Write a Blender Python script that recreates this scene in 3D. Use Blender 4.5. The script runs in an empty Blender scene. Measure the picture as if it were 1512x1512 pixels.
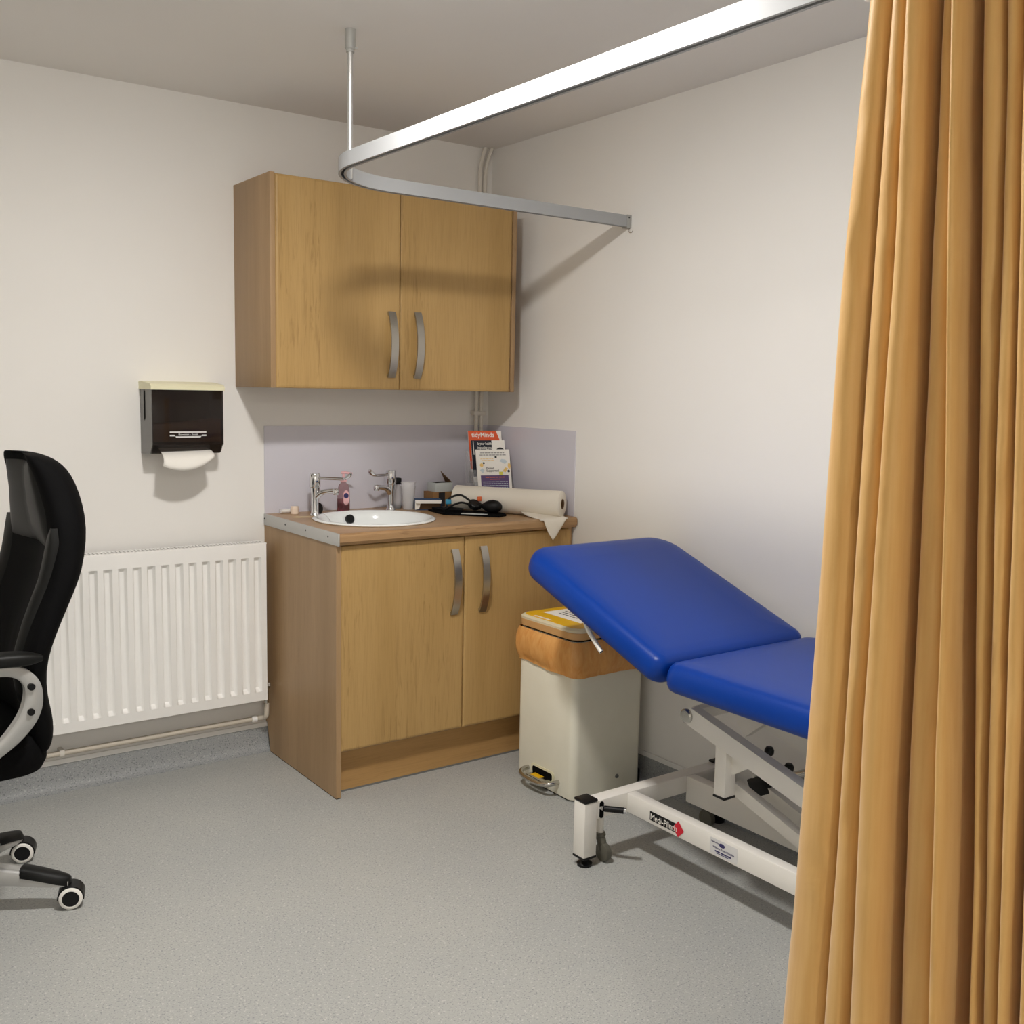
import bpy, bmesh, math, random
from mathutils import Vector, Matrix, noise
random.seed(7)
PI = math.pi
SC = bpy.context.scene
COL = SC.collection

# ------------------------------------------------------------------ camera
CAM = Vector((-2.5215, -3.6429, 1.3897))
yaw, pitch, roll, FPX = -0.6307, -0.118, 0.0203, 1523.5
f0 = Vector((-math.sin(yaw), math.cos(yaw), 0)); r0 = Vector((math.cos(yaw), math.sin(yaw), 0)); u0 = Vector((0, 0, 1))
fw = f0*math.cos(pitch)+u0*math.sin(pitch); up = -f0*math.sin(pitch)+u0*math.cos(pitch)
rt = r0*math.cos(roll)+up*math.sin(roll); up2 = -r0*math.sin(roll)+up*math.cos(roll)
cd = bpy.data.cameras.new('camera'); cam = bpy.data.objects.new('camera', cd); COL.objects.link(cam)
cd.sensor_width = 36; cd.lens = FPX/1512*36; cd.clip_start = 0.02
m = Matrix((rt, up2, -fw)).transposed().to_4x4(); m.translation = CAM
cam.matrix_world = m
SC.camera = cam

# ------------------------------------------------------------------ world, exposure
w = bpy.data.worlds.new('world'); SC.world = w; w.use_nodes = True
w.node_tree.nodes['Background'].inputs[0].default_value = (0.9, 0.95, 1, 1)
w.node_tree.nodes['Background'].inputs[1].default_value = 0.02
SC.view_settings.view_transform = 'Standard'; SC.view_settings.look = 'None'
SC.view_settings.gamma = 1; SC.view_settings.use_curve_mapping = False
SC.view_settings.exposure = 0.0
SC.cycles.diffuse_bounces = 8
LAMP = 440.0                    # emission of the ceiling luminaire's diffuser
LAMP_COL = (1.0, 0.962, 0.918)
H = 2.375

# ------------------------------------------------------------------ materials
def srgb(r, g, b):
    c = lambda v: (v/255/12.92) if v/255 <= 0.04045 else ((v/255+0.055)/1.055)**2.4
    return (c(r), c(g), c(b), 1)

def mat(name, col, rough=0.5, metal=0.0, spec=0.5, trans=0.0, ior=1.45, coat=0.0, sheen=0.0, alpha=1.0):
    mt = bpy.data.materials.new(name); mt.use_nodes = True
    p = mt.node_tree.nodes['Principled BSDF']
    p.inputs['Base Color'].default_value = col if len(col) == 4 else (*col, 1)
    p.inputs['Roughness'].default_value = rough; p.inputs['Metallic'].default_value = metal
    p.inputs['Specular IOR Level'].default_value = spec; p.inputs['IOR'].default_value = ior
    p.inputs['Transmission Weight'].default_value = trans; p.inputs['Coat Weight'].default_value = coat
    p.inputs['Sheen Weight'].default_value = sheen; p.inputs['Alpha'].default_value = alpha
    return mt

def N(mt, t, **kw):
    n = mt.node_tree.nodes.new(t)
    for k, v in kw.items(): setattr(n, k, v)
    return n
def L(mt, a, b): mt.node_tree.links.new(a, b)
def coords(mt, scale=(1, 1, 1)):
    tc = N(mt, 'ShaderNodeTexCoord'); mp = N(mt, 'ShaderNodeMapping')
    mp.inputs['Scale'].default_value = scale
    L(mt, tc.outputs['Object'], mp.inputs['Vector']); return mp.outputs['Vector']
def noise_n(mt, vec, scale, detail=4, rough=0.55, dist=0):
    n = N(mt, 'ShaderNodeTexNoise'); n.inputs['Scale'].default_value = scale; n.inputs['Detail'].default_value = detail
    n.inputs['Roughness'].default_value = rough; n.inputs['Distortion'].default_value = dist
    L(mt, vec, n.inputs['Vector']); return n.outputs['Fac']
def ramp(mt, fac, stops):
    r = N(mt, 'ShaderNodeValToRGB'); L(mt, fac, r.inputs['Fac'])
    e = r.color_ramp.elements
    e[0].position, e[0].color = stops[0]; e[1].position, e[1].color = stops[1]
    for p, c in stops[2:]:
        x = e.new(p); x.color = c
    return r.outputs['Color']
def mix(mt, fac, a, b, mode='MIX'):
    n = N(mt, 'ShaderNodeMix', data_type='RGBA', blend_type=mode)
    if isinstance(fac, float): n.inputs[0].default_value = fac
    else: L(mt, fac, n.inputs[0])
    for i, v in ((6, a), (7, b)):
        if isinstance(v, tuple): n.inputs[i].default_value = v
        else: L(mt, v, n.inputs[i])
    return n.outputs[2]
def bump(mt, h, strength, dist=0.001):
    b = N(mt, 'ShaderNodeBump'); b.inputs['Strength'].default_value = strength; b.inputs['Distance'].default_value = dist
    L(mt, h, b.inputs['Height']); L(mt, b.outputs['Normal'], mt.node_tree.nodes['Principled BSDF'].inputs['Normal'])
def base(mt, c): L(mt, c, mt.node_tree.nodes['Principled BSDF'].inputs['Base Color'])

def wall_mat(name, c1, c2):
    mt = mat(name, c1, 0.75, spec=0.3)
    v = coords(mt)
    base(mt, ramp(mt, noise_n(mt, v, 1.3, 3), [(0.3, c1), (0.7, c2)]))
    bump(mt, noise_n(mt, v, 220, 3), 0.12, 0.0006); return mt
M_wall = wall_mat('painted_plaster', srgb(232, 230, 226), srgb(235, 233, 229))
M_ceil = wall_mat('painted_ceiling', srgb(228, 225, 221), srgb(231, 228, 224))

def vinyl_mat(name, a, b, dark, light):
    mt = mat(name, a, 0.5, spec=0.35)
    v = coords(mt)
    c = ramp(mt, noise_n(mt, v, 2.2, 3), [(0.3, a), (0.7, b)])
    f1 = ramp(mt, noise_n(mt, v, 210, 2, 0.5), [(0.57, (0, 0, 0, 1)), (0.66, (1, 1, 1, 1))])
    c = mix(mt, f1, c, dark)
    v2 = coords(mt, (1.0, 1.0, 1.0)); f2 = ramp(mt, noise_n(mt, v2, 170, 2, 0.5, 0.4), [(0.59, (0, 0, 0, 1)), (0.68, (1, 1, 1, 1))])
    c = mix(mt, f2, c, light)
    base(mt, c); bump(mt, noise_n(mt, v, 260, 2), 0.15, 0.0005); return mt
M_floor = vinyl_mat('speckled_vinyl', srgb(168, 170, 168), srgb(175, 176, 172), srgb(140, 142, 143), srgb(192, 192, 188))
M_skirt = vinyl_mat('speckled_vinyl_skirting', srgb(150, 153, 154), srgb(157, 159, 159), srgb(116, 119, 122), srgb(176, 178, 178))

def wood_mat(name, light, mid, dark, axis='Z', rough=0.42, off=(0, 0, 0), figure=0.55):
    mt = mat(name, mid, rough, spec=0.4)
    st = {'Z': (11, 11, 0.6), 'X': (0.6, 11, 11), 'Y': (11, 0.6, 11)}[axis]
    fi = {'Z': (260, 260, 9), 'X': (9, 260, 260), 'Y': (260, 9, 260)}[axis]
    tc = N(mt, 'ShaderNodeTexCoord')
    def mp(s):
        q = N(mt, 'ShaderNodeMapping'); q.inputs['Scale'].default_value = s; q.inputs['Location'].default_value = off
        L(mt, tc.outputs['Object'], q.inputs['Vector']); return q.outputs['Vector']
    c = ramp(mt, noise_n(mt, mp(st), 1.0, 4, 0.5, 0.3), [(0.32, mid), (0.68, light)])
    # short dark pores and cathedral flecks gathered in patches along the grain
    fib = noise_n(mt, mp(fi), 1.0, 3, 0.6)
    fl_ = {'Z': (95, 95, 7), 'X': (7, 95, 95), 'Y': (95, 7, 95)}[axis]
    pt_ = {'Z': (4.2, 4.2, 0.5), 'X': (0.5, 4.2, 4.2), 'Y': (4.2, 0.5, 4.2)}[axis]
    fleck = ramp(mt, noise_n(mt, mp(fl_), 1.0, 3, 0.6, 0.8), [(0.56, (0, 0, 0, 1)), (0.68, (1, 1, 1, 1))])
    patch = ramp(mt, noise_n(mt, mp(pt_), 1.0, 2, 0.5, 0.2), [(0.50, (0, 0, 0, 1)), (0.62, (figure, figure, figure, 1))])
    c = mix(mt, mix(mt, 1.0, fleck, patch, 'MULTIPLY'), c, dark)
    ff = ramp(mt, fib, [(0.45, (0, 0, 0, 1)), (0.8, (0.32, 0.32, 0.32, 1))])
    c = mix(mt, ff, c, dark)
    base(mt, c); bump(mt, fib, 0.10, 0.0004); return mt
M_wood = wood_mat('oak_foil', srgb(184, 151, 98), srgb(173, 140, 87), srgb(134, 102, 58))
M_wood2 = wood_mat('oak_foil_right', srgb(184, 151, 98), srgb(173, 140, 87), srgb(134, 102, 58), off=(0.63, 0.2, 0.4))
M_side = wood_mat('oak_laminate_side', srgb(172, 142, 106), srgb(158, 129, 94), srgb(132, 104, 72), figure=0.25)
M_plinth = wood_mat('oak_laminate_plinth', srgb(184, 146, 94), srgb(168, 130, 80), srgb(124, 92, 54), axis='X')
M_top = wood_mat('oak_worktop', srgb(180, 148, 110), srgb(160, 126, 88), srgb(118, 88, 58), axis='X', rough=0.33)

M_alu = mat('anodised_aluminium', srgb(196, 196, 194), 0.42, 0.55)
M_rail = mat('powder_coated_rail', srgb(166, 168, 170), 0.42, 0.25)
M_rod = mat('satin_rod', srgb(200, 200, 198), 0.3, 0.7)
M_steel = mat('brushed_steel', srgb(178, 174, 166), 0.32, 1.0)
v_ = coords(M_steel, (40, 40, 900)); bump(M_steel, noise_n(M_steel, v_, 1.0, 2), 0.15, 0.0003)
M_chrome = mat('chrome', srgb(222, 222, 224), 0.08, 1.0)
M_dullchrome = mat('worn_chrome', srgb(190, 188, 182), 0.24, 1.0)
M_splash = mat('lavender_splashback', srgb(206, 204, 213), 0.16, spec=0.5)
M_white = mat('white_enamel', srgb(236, 234, 228), 0.35)
v_ = coords(M_white); base(M_white, ramp(M_white, noise_n(M_white, v_, 6, 3), [(0.3, srgb(240, 239, 236)), (0.7, srgb(244, 243, 240))]))
M_pipe = mat('painted_pipe', srgb(220, 215, 205), 0.5)
M_trim = mat('white_trim', srgb(232, 231, 228), 0.45)
M_ceramic = mat('white_ceramic', srgb(236, 240, 240), 0.12, coat=0.4)
M_black = mat('black_plastic', srgb(13, 13, 14), 0.42, spec=0.35)
M_rubber = mat('black_rubber', srgb(11, 11, 12), 0.5, spec=0.35)
M_grey = mat('grey_plastic', srgb(112, 112, 110), 0.5)
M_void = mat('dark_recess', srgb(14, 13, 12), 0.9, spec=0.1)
M_blue = mat('blue_vinyl', srgb(2, 54, 142), 0.35, spec=0.30)
v_ = coords(M_blue); bump(M_blue, noise_n(M_blue, v_, 420, 3), 0.10, 0.0004)
M_frame = mat('white_powder_coat', srgb(232, 229, 222), 0.4)
M_binbody = mat('cream_steel', srgb(230, 227, 210), 0.36)
v_ = coords(M_binbody); base(M_binbody, ramp(M_binbody, noise_n(M_binbody, v_, 9, 4), [(0.35, srgb(228, 225, 208)), (0.7, srgb(233, 230, 214))]))
M_binlid = mat('cream_plastic', srgb(214, 204, 176), 0.4)
M_yellow = mat('yellow_print', srgb(226, 176, 12), 0.4)
M_paper = mat('white_paper', srgb(236, 233, 226), 0.8, spec=0.2)
M_paperroll = mat('couch_paper', srgb(232, 226, 214), 0.9, spec=0.15)
v_ = coords(M_paperroll); bump(M_paperroll, noise_n(M_paperroll, v_, 500, 2), 0.2, 0.0004)
M_card = mat('brown_card', srgb(120, 92, 62), 0.85)
M_bag = mat('orange_polythene', srgb(214, 150, 78), 0.35, spec=0.5, trans=0.0)
v_ = coords(M_bag, (1.6, 1.6, 0.5)); base(M_bag, ramp(M_bag, noise_n(M_bag, v_, 26, 4, 0.6, 1.2), [(0.30, srgb(212, 146, 76)), (0.70, srgb(226, 172, 106))]))
M_curtain = mat('gold_satin', srgb(208, 166, 98), 0.52, spec=0.35, sheen=0.35)
v_ = coords(M_curtain, (30, 30, 1.5)); base(M_curtain, ramp(M_curtain, noise_n(M_curtain, v_, 3.0, 3), [(0.3, srgb(206, 160, 92)), (0.7, srgb(214, 172, 106))]))
v_ = coords(M_curtain); bump(M_curtain, noise_n(M_curtain, v_, 38, 4, 0.6), 0.10, 0.004)
M_leather = mat('black_leather', srgb(14, 15, 14), 0.5, spec=0.3)
v_ = coords(M_leather); bump(M_leather, noise_n(M_leather, v_, 240, 3), 0.2, 0.0005)
M_mesh = mat('black_fabric', srgb(6, 6, 7), 0.8, spec=0.12)
v_ = coords(M_mesh); bump(M_mesh, noise_n(M_mesh, v_, 600, 2), 0.3, 0.0005)
M_silver = mat('silver_paint', srgb(176, 176, 174), 0.38, 0.5)
M_smoke = mat('smoked_plastic', srgb(38, 30, 26), 0.08, spec=0.5, alpha=0.58)
M_smokeside = mat('smoked_plastic_side', srgb(92, 90, 87), 0.25)
M_cream = mat('cream_lid', srgb(228, 224, 192), 0.45)
M_clear = mat('clear_plastic', (0.86, 0.86, 0.88, 1), 0.22, alpha=0.30)
M_acrylic = mat('clear_acrylic', (0.70, 0.71, 0.74, 1), 0.10, alpha=0.16)
M_soapclear = mat('pink_clear_plastic', srgb(236, 205, 212), 0.12, trans=0.9, ior=1.15)
M_soap = mat('red_liquid', srgb(120, 22, 40), 0.15)
M_pink = mat('pink_plastic', srgb(226, 176, 180), 0.4)
M_purple = mat('purple_print', srgb(92, 74, 118), 0.6)
M_purplecap = mat('purple_cap', srgb(120, 50, 110), 0.4)
M_orange = mat('orange_print', srgb(222, 92, 50), 0.6)
M_navy = mat('navy_print', srgb(30, 34, 48), 0.6)
M_bluebox = mat('blue_card', srgb(30, 74, 120), 0.6)
M_greenwhite = mat('pale_card', srgb(200, 206, 204), 0.7)
M_brownbox = mat('tan_card', srgb(150, 112, 70), 0.75)
M_red = mat('red_print', srgb(204, 30, 50), 0.45)
M_ink = mat('dark_ink', srgb(40, 40, 44), 0.7)
M_greyink = mat('grey_ink', srgb(140, 138, 136), 0.7)
M_blueink = mat('blue_ink', srgb(52, 48, 96), 0.7)
M_silverlabel = mat('silver_label', srgb(212, 211, 210), 0.35)
M_tape = mat('cream_tape', srgb(232, 214, 196), 0.7)
M_limescale = mat('limescale', srgb(206, 186, 150), 0.7)
M_sky = mat('pale_blue_print', srgb(196, 208, 214), 0.7)
M_gold = mat('amber_print', srgb(232, 196, 120), 0.7)
M_lime = mat('lime_print', srgb(216, 210, 90), 0.7)
M_tealclip = mat('blue_valve', srgb(60, 150, 190), 0.4)
M_orangeclip = mat('orange_clip', srgb(224, 110, 60), 0.5)
M_copper = mat('stained_pipe', srgb(204, 195, 180), 0.45)
M_caster = mat('grey_caster', srgb(92, 90, 80), 0.45)
M_hood = mat('white_caster_ring', srgb(236, 234, 228), 0.5)
M_bracket = mat('grey_bracket', srgb(168, 168, 164), 0.5, 0.2)
M_emit = bpy.data.materials.new('opal_diffuser'); M_emit.use_nodes = True
pe = M_emit.node_tree.nodes['Principled BSDF']; pe.inputs['Base Color'].default_value = (0.9, 0.9, 0.9, 1)
pe.inputs['Emission Color'].default_value = (*LAMP_COL, 1); pe.inputs['Emission Strength'].default_value = LAMP

# ------------------------------------------------------------------ mesh helpers
def add_box(bm, x0, x1, y0, y1, z0, z1, bev=0.0, seg=2):
    b2 = bmesh.new()
    vs = [b2.verts.new((x, y, z)) for z in (z0, z1) for y in (y0, y1) for x in (x0, x1)]
    for f in ((0, 2, 3, 1), (4, 5, 7, 6), (0, 1, 5, 4), (2, 6, 7, 3), (0, 4, 6, 2), (1, 3, 7, 5)):
        b2.faces.new([vs[i] for i in f])
    if bev > 0:
        bmesh.ops.bevel(b2, geom=list(b2.edges), offset=bev, segments=seg, profile=0.5, affect='EDGES', clamp_overlap=True)
    merge(bm, b2)
def merge(bm, b2, mx=None):
    if mx is not None: bmesh.ops.transform(b2, matrix=mx, verts=list(b2.verts))
    mp = {v: bm.verts.new(v.co) for v in b2.verts}
    for f in b2.faces:
        try: bm.faces.new([mp[v] for v in f.verts])
        except ValueError: pass
    b2.free()
def frame_from(d, hint=None):
    d = d.normalized(); h = hint or (Vector((0, 0, 1)) if abs(d.z) < 0.95 else Vector((1, 0, 0)))
    x = h.cross(d).normalized(); y = d.cross(x).normalized(); return x, y
def add_sweep(bm, pts, section, closed=False, hint=None, caps=True, scale=None):
    """sweep a closed 2D section (list of (a,b)) along points; a along side, b along hint"""
    pts = [Vector(p) for p in pts]; n = len(pts); rings = []
    prev = None
    for i, p in enumerate(pts):
        if closed: d = (pts[(i+1) % n]-pts[i-1])
        else: d = pts[min(i+1, n-1)]-pts[max(i-1, 0)]
        if hint is None and prev is not None:
            dn = d.normalized(); x = (prev-dn*prev.dot(dn)).normalized(); y = dn.cross(x)
        else: x, y = frame_from(d, hint)
        prev = x; s = scale[i] if scale else 1.0
        k = 1.0
        if 0 < i < n-1 and not closed:
            a = (pts[i]-pts[i-1]).normalized(); b = (pts[i+1]-pts[i]).normalized(); c = max(0.3, math.sqrt(max(0.0, (1+a.dot(b))/2))); k = 1/c
        rings.append([bm.verts.new(p+x*(u*s*k)+y*(v*s)) for u, v in section])
    m_ = len(section)
    for i in range(n if closed else n-1):
        A, B = rings[i], rings[(i+1) % n]
        for j in range(m_):
            bm.faces.new((A[j], A[(j+1) % m_], B[(j+1) % m_], B[j]))
    if caps and not closed:
        bm.faces.new(rings[0][::-1]); bm.faces.new(rings[-1])
def circ(r, n=12): return [(r*math.cos(2*PI*i/n), r*math.sin(2*PI*i/n)) for i in range(n)]
def add_tube(bm, pts, r, n=12, **kw): add_sweep(bm, pts, circ(r, n), **kw)
def rect(a, b): return [(-a/2, -b/2), (a/2, -b/2), (a/2, b/2), (-a/2, b/2)]
def add_lathe(bm, prof, c=(0, 0, 0), n=24, sx=1, sy=1, mx=None, close=False):
    b2 = bmesh.new(); rings = []
    for r, z in prof:
        if r < 1e-6: rings.append([b2.verts.new((c[0], c[1], c[2]+z))])
        else: rings.append([b2.verts.new((c[0]+sx*r*math.cos(2*PI*i/n), c[1]+sy*r*math.sin(2*PI*i/n), c[2]+z)) for i in range(n)])
    for A, B in zip(rings, rings[1:]):
        for i in range(n):
            j = (i+1) % n
            if len(A) == 1 and len(B) == 1: continue
            if len(A) == 1: b2.faces.new((A[0], B[j], B[i]))
            elif len(B) == 1: b2.faces.new((A[i], A[j], B[0]))
            else: b2.faces.new((A[i], A[j], B[j], B[i]))
    merge(bm, b2, mx)
def add_prism(bm, poly, o, a, b, t):
    """2D polygon in plane (origin o, axes a,b) extruded by vector t"""
    o, a, b, t = Vector(o), Vector(a), Vector(b), Vector(t)
    lo = [bm.verts.new(o+a*p+b*q) for p, q in poly]; hi = [bm.verts.new(v.co+t) for v in lo]; n = len(poly)
    bm.faces.new(lo[::-1]); bm.faces.new(hi)
    for i in range(n): bm.faces.new((lo[i], lo[(i+1) % n], hi[(i+1) % n], hi[i]))
def rrect(w, h, r, n=6, cx=0, cy=0):
    out = []
    for k, (sx, sy) in enumerate(((1, 1), (-1, 1), (-1, -1), (1, -1))):
        for i in range(n+1):
            a = PI/2*k+PI/2*i/n
            out.append((cx+sx*(w/2-r)+r*math.cos(a), cy+sy*(h/2-r)+r*math.sin(a)))
    return out
def catmull(P, n):
    P = [Vector(p) for p in P]; out = []
    for i in range(len(P)-1):
        a = P[max(i-1, 0)]; b = P[i]; c = P[i+1]; d = P[min(i+2, len(P)-1)]
        for k in range(n):
            t = k/n
            out.append(0.5*((2*b)+(c-a)*t+(2*a-5*b+4*c-d)*t*t+(3*b-a-3*c+d)*t**3))
    out.append(P[-1]); return out

def obj(name, bm, mt, parent=None, smooth=False, angle=None):
    me = bpy.data.meshes.new(name); bmesh.ops.recalc_face_normals(bm, faces=list(bm.faces)); bm.to_mesh(me); bm.free()
    me.materials.append(mt)
    o = bpy.data.objects.new(name, me); COL.objects.link(o)
    if smooth:
        for p in me.polygons: p.use_smooth = True
        me.set_sharp_from_angle(angle=math.radians(angle or 40))
    if parent: adopt(o, parent)
    return o
INV = {}
def adopt(o, parent):
    o.parent = parent
    o.matrix_parent_inverse = INV.get(parent.name, Matrix.Identity(4))
def tag(o, label=None, cat=None, group=None, kind=None):
    if label: o['label'] = label
    if cat: o['category'] = cat
    if group: o['group'] = group
    if kind: o['kind'] = kind
    return o
def thing(name, label, cat, loc, group=None):
    o = bpy.data.objects.new(name, None); COL.objects.link(o); o.location = loc; o.empty_display_size = 0.05
    INV[o.name] = Matrix.Translation(-Vector(loc))
    return tag(o, label, cat, group)
def struct(name, bm, mt, smooth=False):
    return tag(obj(name, bm, mt, None, smooth), kind='structure')
def B(): return bmesh.new()
def box(name, mt, parent, *a, bev=0.0, seg=2, smooth=None):
    bm = B(); add_box(bm, *a, bev=bev, seg=seg); return obj(name, bm, mt, parent, smooth=(bev > 0) if smooth is None else smooth)
def text(name, s, size, o, a, b, mt, parent, align='LEFT', depth=0.0003, squeeze=1.0, bold=0.0):
    cu = bpy.data.curves.new('t', 'FONT'); cu.body = s; cu.size = size; cu.align_x = align; cu.align_y = 'CENTER'
    cu.extrude = depth; cu.resolution_u = 3; cu.offset = bold
    t = bpy.data.objects.new('t', cu); COL.objects.link(t)
    dg = bpy.context.evaluated_depsgraph_get(); dg.update()
    me = bpy.data.meshes.new_from_object(t.evaluated_get(dg)); bpy.data.objects.remove(t)
    a, b = Vector(a).normalized(), Vector(b).normalized(); n = a.cross(b)
    mx = Matrix((a*squeeze, b, n)).transposed().to_4x4(); mx.translation = Vector(o)
    me.transform(mx); me.materials.clear(); me.materials.append(mt); me.name = name
    q = bpy.data.objects.new(name, me); COL.objects.link(q); adopt(q, parent); return q
def decal(name, polys, o, a, b, mt, parent, t=0.0004):
    a, b = Vector(a).normalized(), Vector(b).normalized(); n = a.cross(b); bm = B()
    for p in polys: add_prism(bm, p, o, a, b, n*t)
    return obj(name, bm, mt, parent)
def R4(x0, x1, y0, y1): return [(x0, y0), (x1, y0), (x1, y1), (x0, y1)]
def disc2(cx, cy, r, n=20, sy=1.0): return [(cx+r*math.cos(2*PI*i/n), cy+sy*r*math.sin(2*PI*i/n)) for i in range(n)]

# ================================================================== the room
XL, YF = -3.55, -6.2
bm = B(); add_box(bm, XL, 0, YF, 0, -0.05, 0); struct('floor', bm, M_floor)
bm = B(); add_box(bm, XL, 0, YF, 0, H, H+0.05); struct('ceiling', bm, M_ceil)
bm = B(); add_box(bm, XL-0.05, 0.05, 0, 0.05, -0.05, H+0.05); struct('wall_back', bm, M_wall)
bm = B(); add_box(bm, 0, 0.05, YF, 0, -0.05, H+0.05); struct('wall_right', bm, M_wall)
bm = B(); add_box(bm, XL-0.05, XL, YF, 0, -0.05, H+0.05); struct('wall_left', bm, M_wall)
bm = B(); add_box(bm, XL-0.05, 0.05, YF-0.05, YF, -0.05, H+0.05); struct('wall_front', bm, M_wall)
cove = [(0, 0.09), (0.004, 0.09), (0.0055, 0.05), (0.008, 0.03), (0.014, 0.014), (0.024, 0.005), (0.038, 0.0008), (0.038, 0), (0, 0)]
bm = B(); add_prism(bm, cove, (XL, 0, 0), (0, -1, 0), (0, 0, 1), (-XL, 0, 0)); struct('baseboard_back', bm, M_skirt, True)
bm = B(); add_prism(bm, cove, (0, 0, 0), (-1, 0, 0), (0, 0, 1), (0, YF, 0)); struct('baseboard_right', bm, M_skirt, True)
bm = B(); add_box(bm, XL, 0, -0.008, 0, 0.09, 0.108, 0.002); struct('trim_1', bm, M_trim)
bm = B(); add_box(bm, -0.008, 0, YF, -0.01, 0.09, 0.108, 0.002); struct('trim_2', bm, M_trim)

# ================================================================== ceiling luminaire (out of frame, lights the room)
def ceiling_light(LX, LY, label):
    t = thing('ceiling_light', label, 'ceiling light', (LX, LY, H), 'round ceiling lights')
    bm = B(); add_lathe(bm, [(0, 0), (0.108, 0), (0.108, -0.040), (0.105, -0.044), (0.094, -0.044), (0.094, -0.025), (0, -0.025)], (LX, LY, H), 40); obj('base_plate', bm, M_white, t, True)
    bm = B(); add_lathe(bm, [(0, -0.027), (0.092, -0.027), (0.092, -0.045), (0.088, -0.051), (0.075, -0.055), (0, -0.057)], (LX, LY, H), 40); obj('diffuser', bm, M_emit, t, True)
ceiling_light(-1.56, -1.76, 'round opal ceiling light above the middle of the room, nearest the sink')
ceiling_light(-2.5, -5.4, 'added round opal fill light above the unseen far end of the room, away from the sink')  # unseen second fixture, added to fill the curtain and the near floor

# ================================================================== wall cabinet
def door(name, x0, x1, y0, y1, z0, z1, mt, parent, bev=0.009):
    """front (y0 is the front, most negative) with a wide bevelled edge"""
    bm = B(); e = bev; d = 0.004
    P = lambda ins, y: [bm.verts.new(v) for v in ((x0+ins, y, z0+ins), (x1-ins, y, z0+ins), (x1-ins, y, z1-ins), (x0+ins, y, z1-ins))]
    rs = [P(0, y1), P(0, y0+d), P(e*0.35, y0+d*0.35), P(e, y0)]
    for A, C in zip(rs, rs[1:]):
        for i in range(4): bm.faces.new((A[i], A[(i+1) % 4], C[(i+1) % 4], C[i]))
    bm.faces.new(rs[0][::-1]); bm.faces.new(rs[-1])
    return obj(name, bm, mt, parent)
def bow_handle(x, y, z0, z1, parent, w=0.029, depth=0.026):
    bm = B(); n = 18; zm, hl = (z0+z1)/2, (z1-z0)/2
    pts = []
    for i in range(n+1):
        s = -1+2*i/n
        pts.append((x, y-0.004-depth*(1-s*s)**0.9, zm+s*hl))
    add_sweep(bm, pts, rect(w, 0.006), hint=Vector((0, -1, 0)))
    for z in (z0+0.006, z1-0.006): add_box(bm, x-w/2, x+w/2, y-0.006, y, z-0.006, z+0.006)
    o = obj('handle', bm, M_steel, parent, True, 30); o['label'] = 'brushed steel bow handle'; return o
UX0, UX1, UZ0, UZ1, UD = -1.116, -0.0997, 1.380, 2.090, 0.323
t = thing('wall_cabinet', 'oak effect two-door cabinet hung on the wall above the sink', 'cabinet', ((UX0+UX1)/2, -UD/2, UZ0))
box('side_panel', M_side, t, UX0, UX0+0.018, -UD, -0.001, UZ0, UZ1, bev=0.0012)
box('side_panel', M_side, t, UX1-0.018, UX1, -UD, -0.001, UZ0, UZ1, bev=0.0012)
box('top_panel', M_side, t, UX0+0.018, UX1-0.018, -UD+0.024, -0.001, UZ1-0.02, UZ1-0.002)
box('bottom_panel', M_side, t, UX0+0.018, UX1-0.018, -UD+0.024, -0.001, UZ0+0.002, UZ0+0.02)
box('back_panel', M_side, t, UX0+0.018, UX1-0.018, -0.012, -0.004, UZ0+0.02, UZ1-0.02)
US = -0.6158
d1 = door('door', UX0+0.0195, US-0.0015, -UD+0.001, -UD+0.021, UZ0, UZ1-0.003, M_wood, t)
d2 = door('door', US+0.0015, UX1-0.0205, -UD+0.001, -UD+0.021, UZ0, UZ1-0.003, M_wood2, t)
bow_handle(-0.655, -UD+0.001, 1.425, 1.66, d1); bow_handle(-0.546, -UD+0.001, 1.425, 1.663, d2)

# ================================================================== base cabinet
BX0, BX1, BD = -1.010, -0.012, 0.598
BT = 0.870
t = thing('base_cabinet', 'oak effect two-door floor cabinet standing under the sink worktop', 'cabinet', ((BX0+BX1)/2, -BD/2, 0))
def side_panel(x0, x1):
    poly = [(0.0015, 0.11), (0.0015, BT), (BD, BT), (BD, 0.003), (0.040, 0.003), (0.040, 0.012), (0.012, 0.11)]
    bm = B(); add_prism(bm, poly, (x0, 0, 0), (0, -1, 0), (0, 0, 1), (x1-x0, 0, 0)); obj('side_panel', bm, M_side, t)
side_panel(BX0, BX0+0.018); side_panel(BX1-0.018, BX1)
for a, b in ((BX0, BX0+0.018), (BX1-0.018, BX1)): box('foot_strip', M_void, t, a+0.001, b-0.001, -BD+0.001, -0.042, 0, 0.003)
box('bottom_panel', M_side, t, BX0+0.018, BX1-0.018, -BD+0.024, -0.045, 0.152, 0.17)
box('back_panel', M_side, t, BX0+0.018, BX1-0.018, -0.05, -0.042, 0.17, 0.72)
pl_ = box('plinth', M_plinth, t, BX0+0.018, BX1-0.018, -0.545, -0.529, 0.006, 0.152)
box('seal_strip', M_grey, pl_, BX0+0.018, BX1-0.018, -0.547, -0.531, 0.0, 0.006)
BS = -0.5025
d1 = door('door', BX0+0.0195, BS-0.0015, -BD+0.001, -BD+0.021, 0.162, 0.865, M_wood, t)
d2 = door('door', BS+0.0015, BX1-0.0005, -BD-0.001, -BD+0.019, 0.162, 0.865, M_wood2, t)
bow_handle(-0.548, -BD+0.001, 0.588, 0.823, d1); bow_handle(-0.427, -BD-0.001, 0.586, 0.826, d2)

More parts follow.
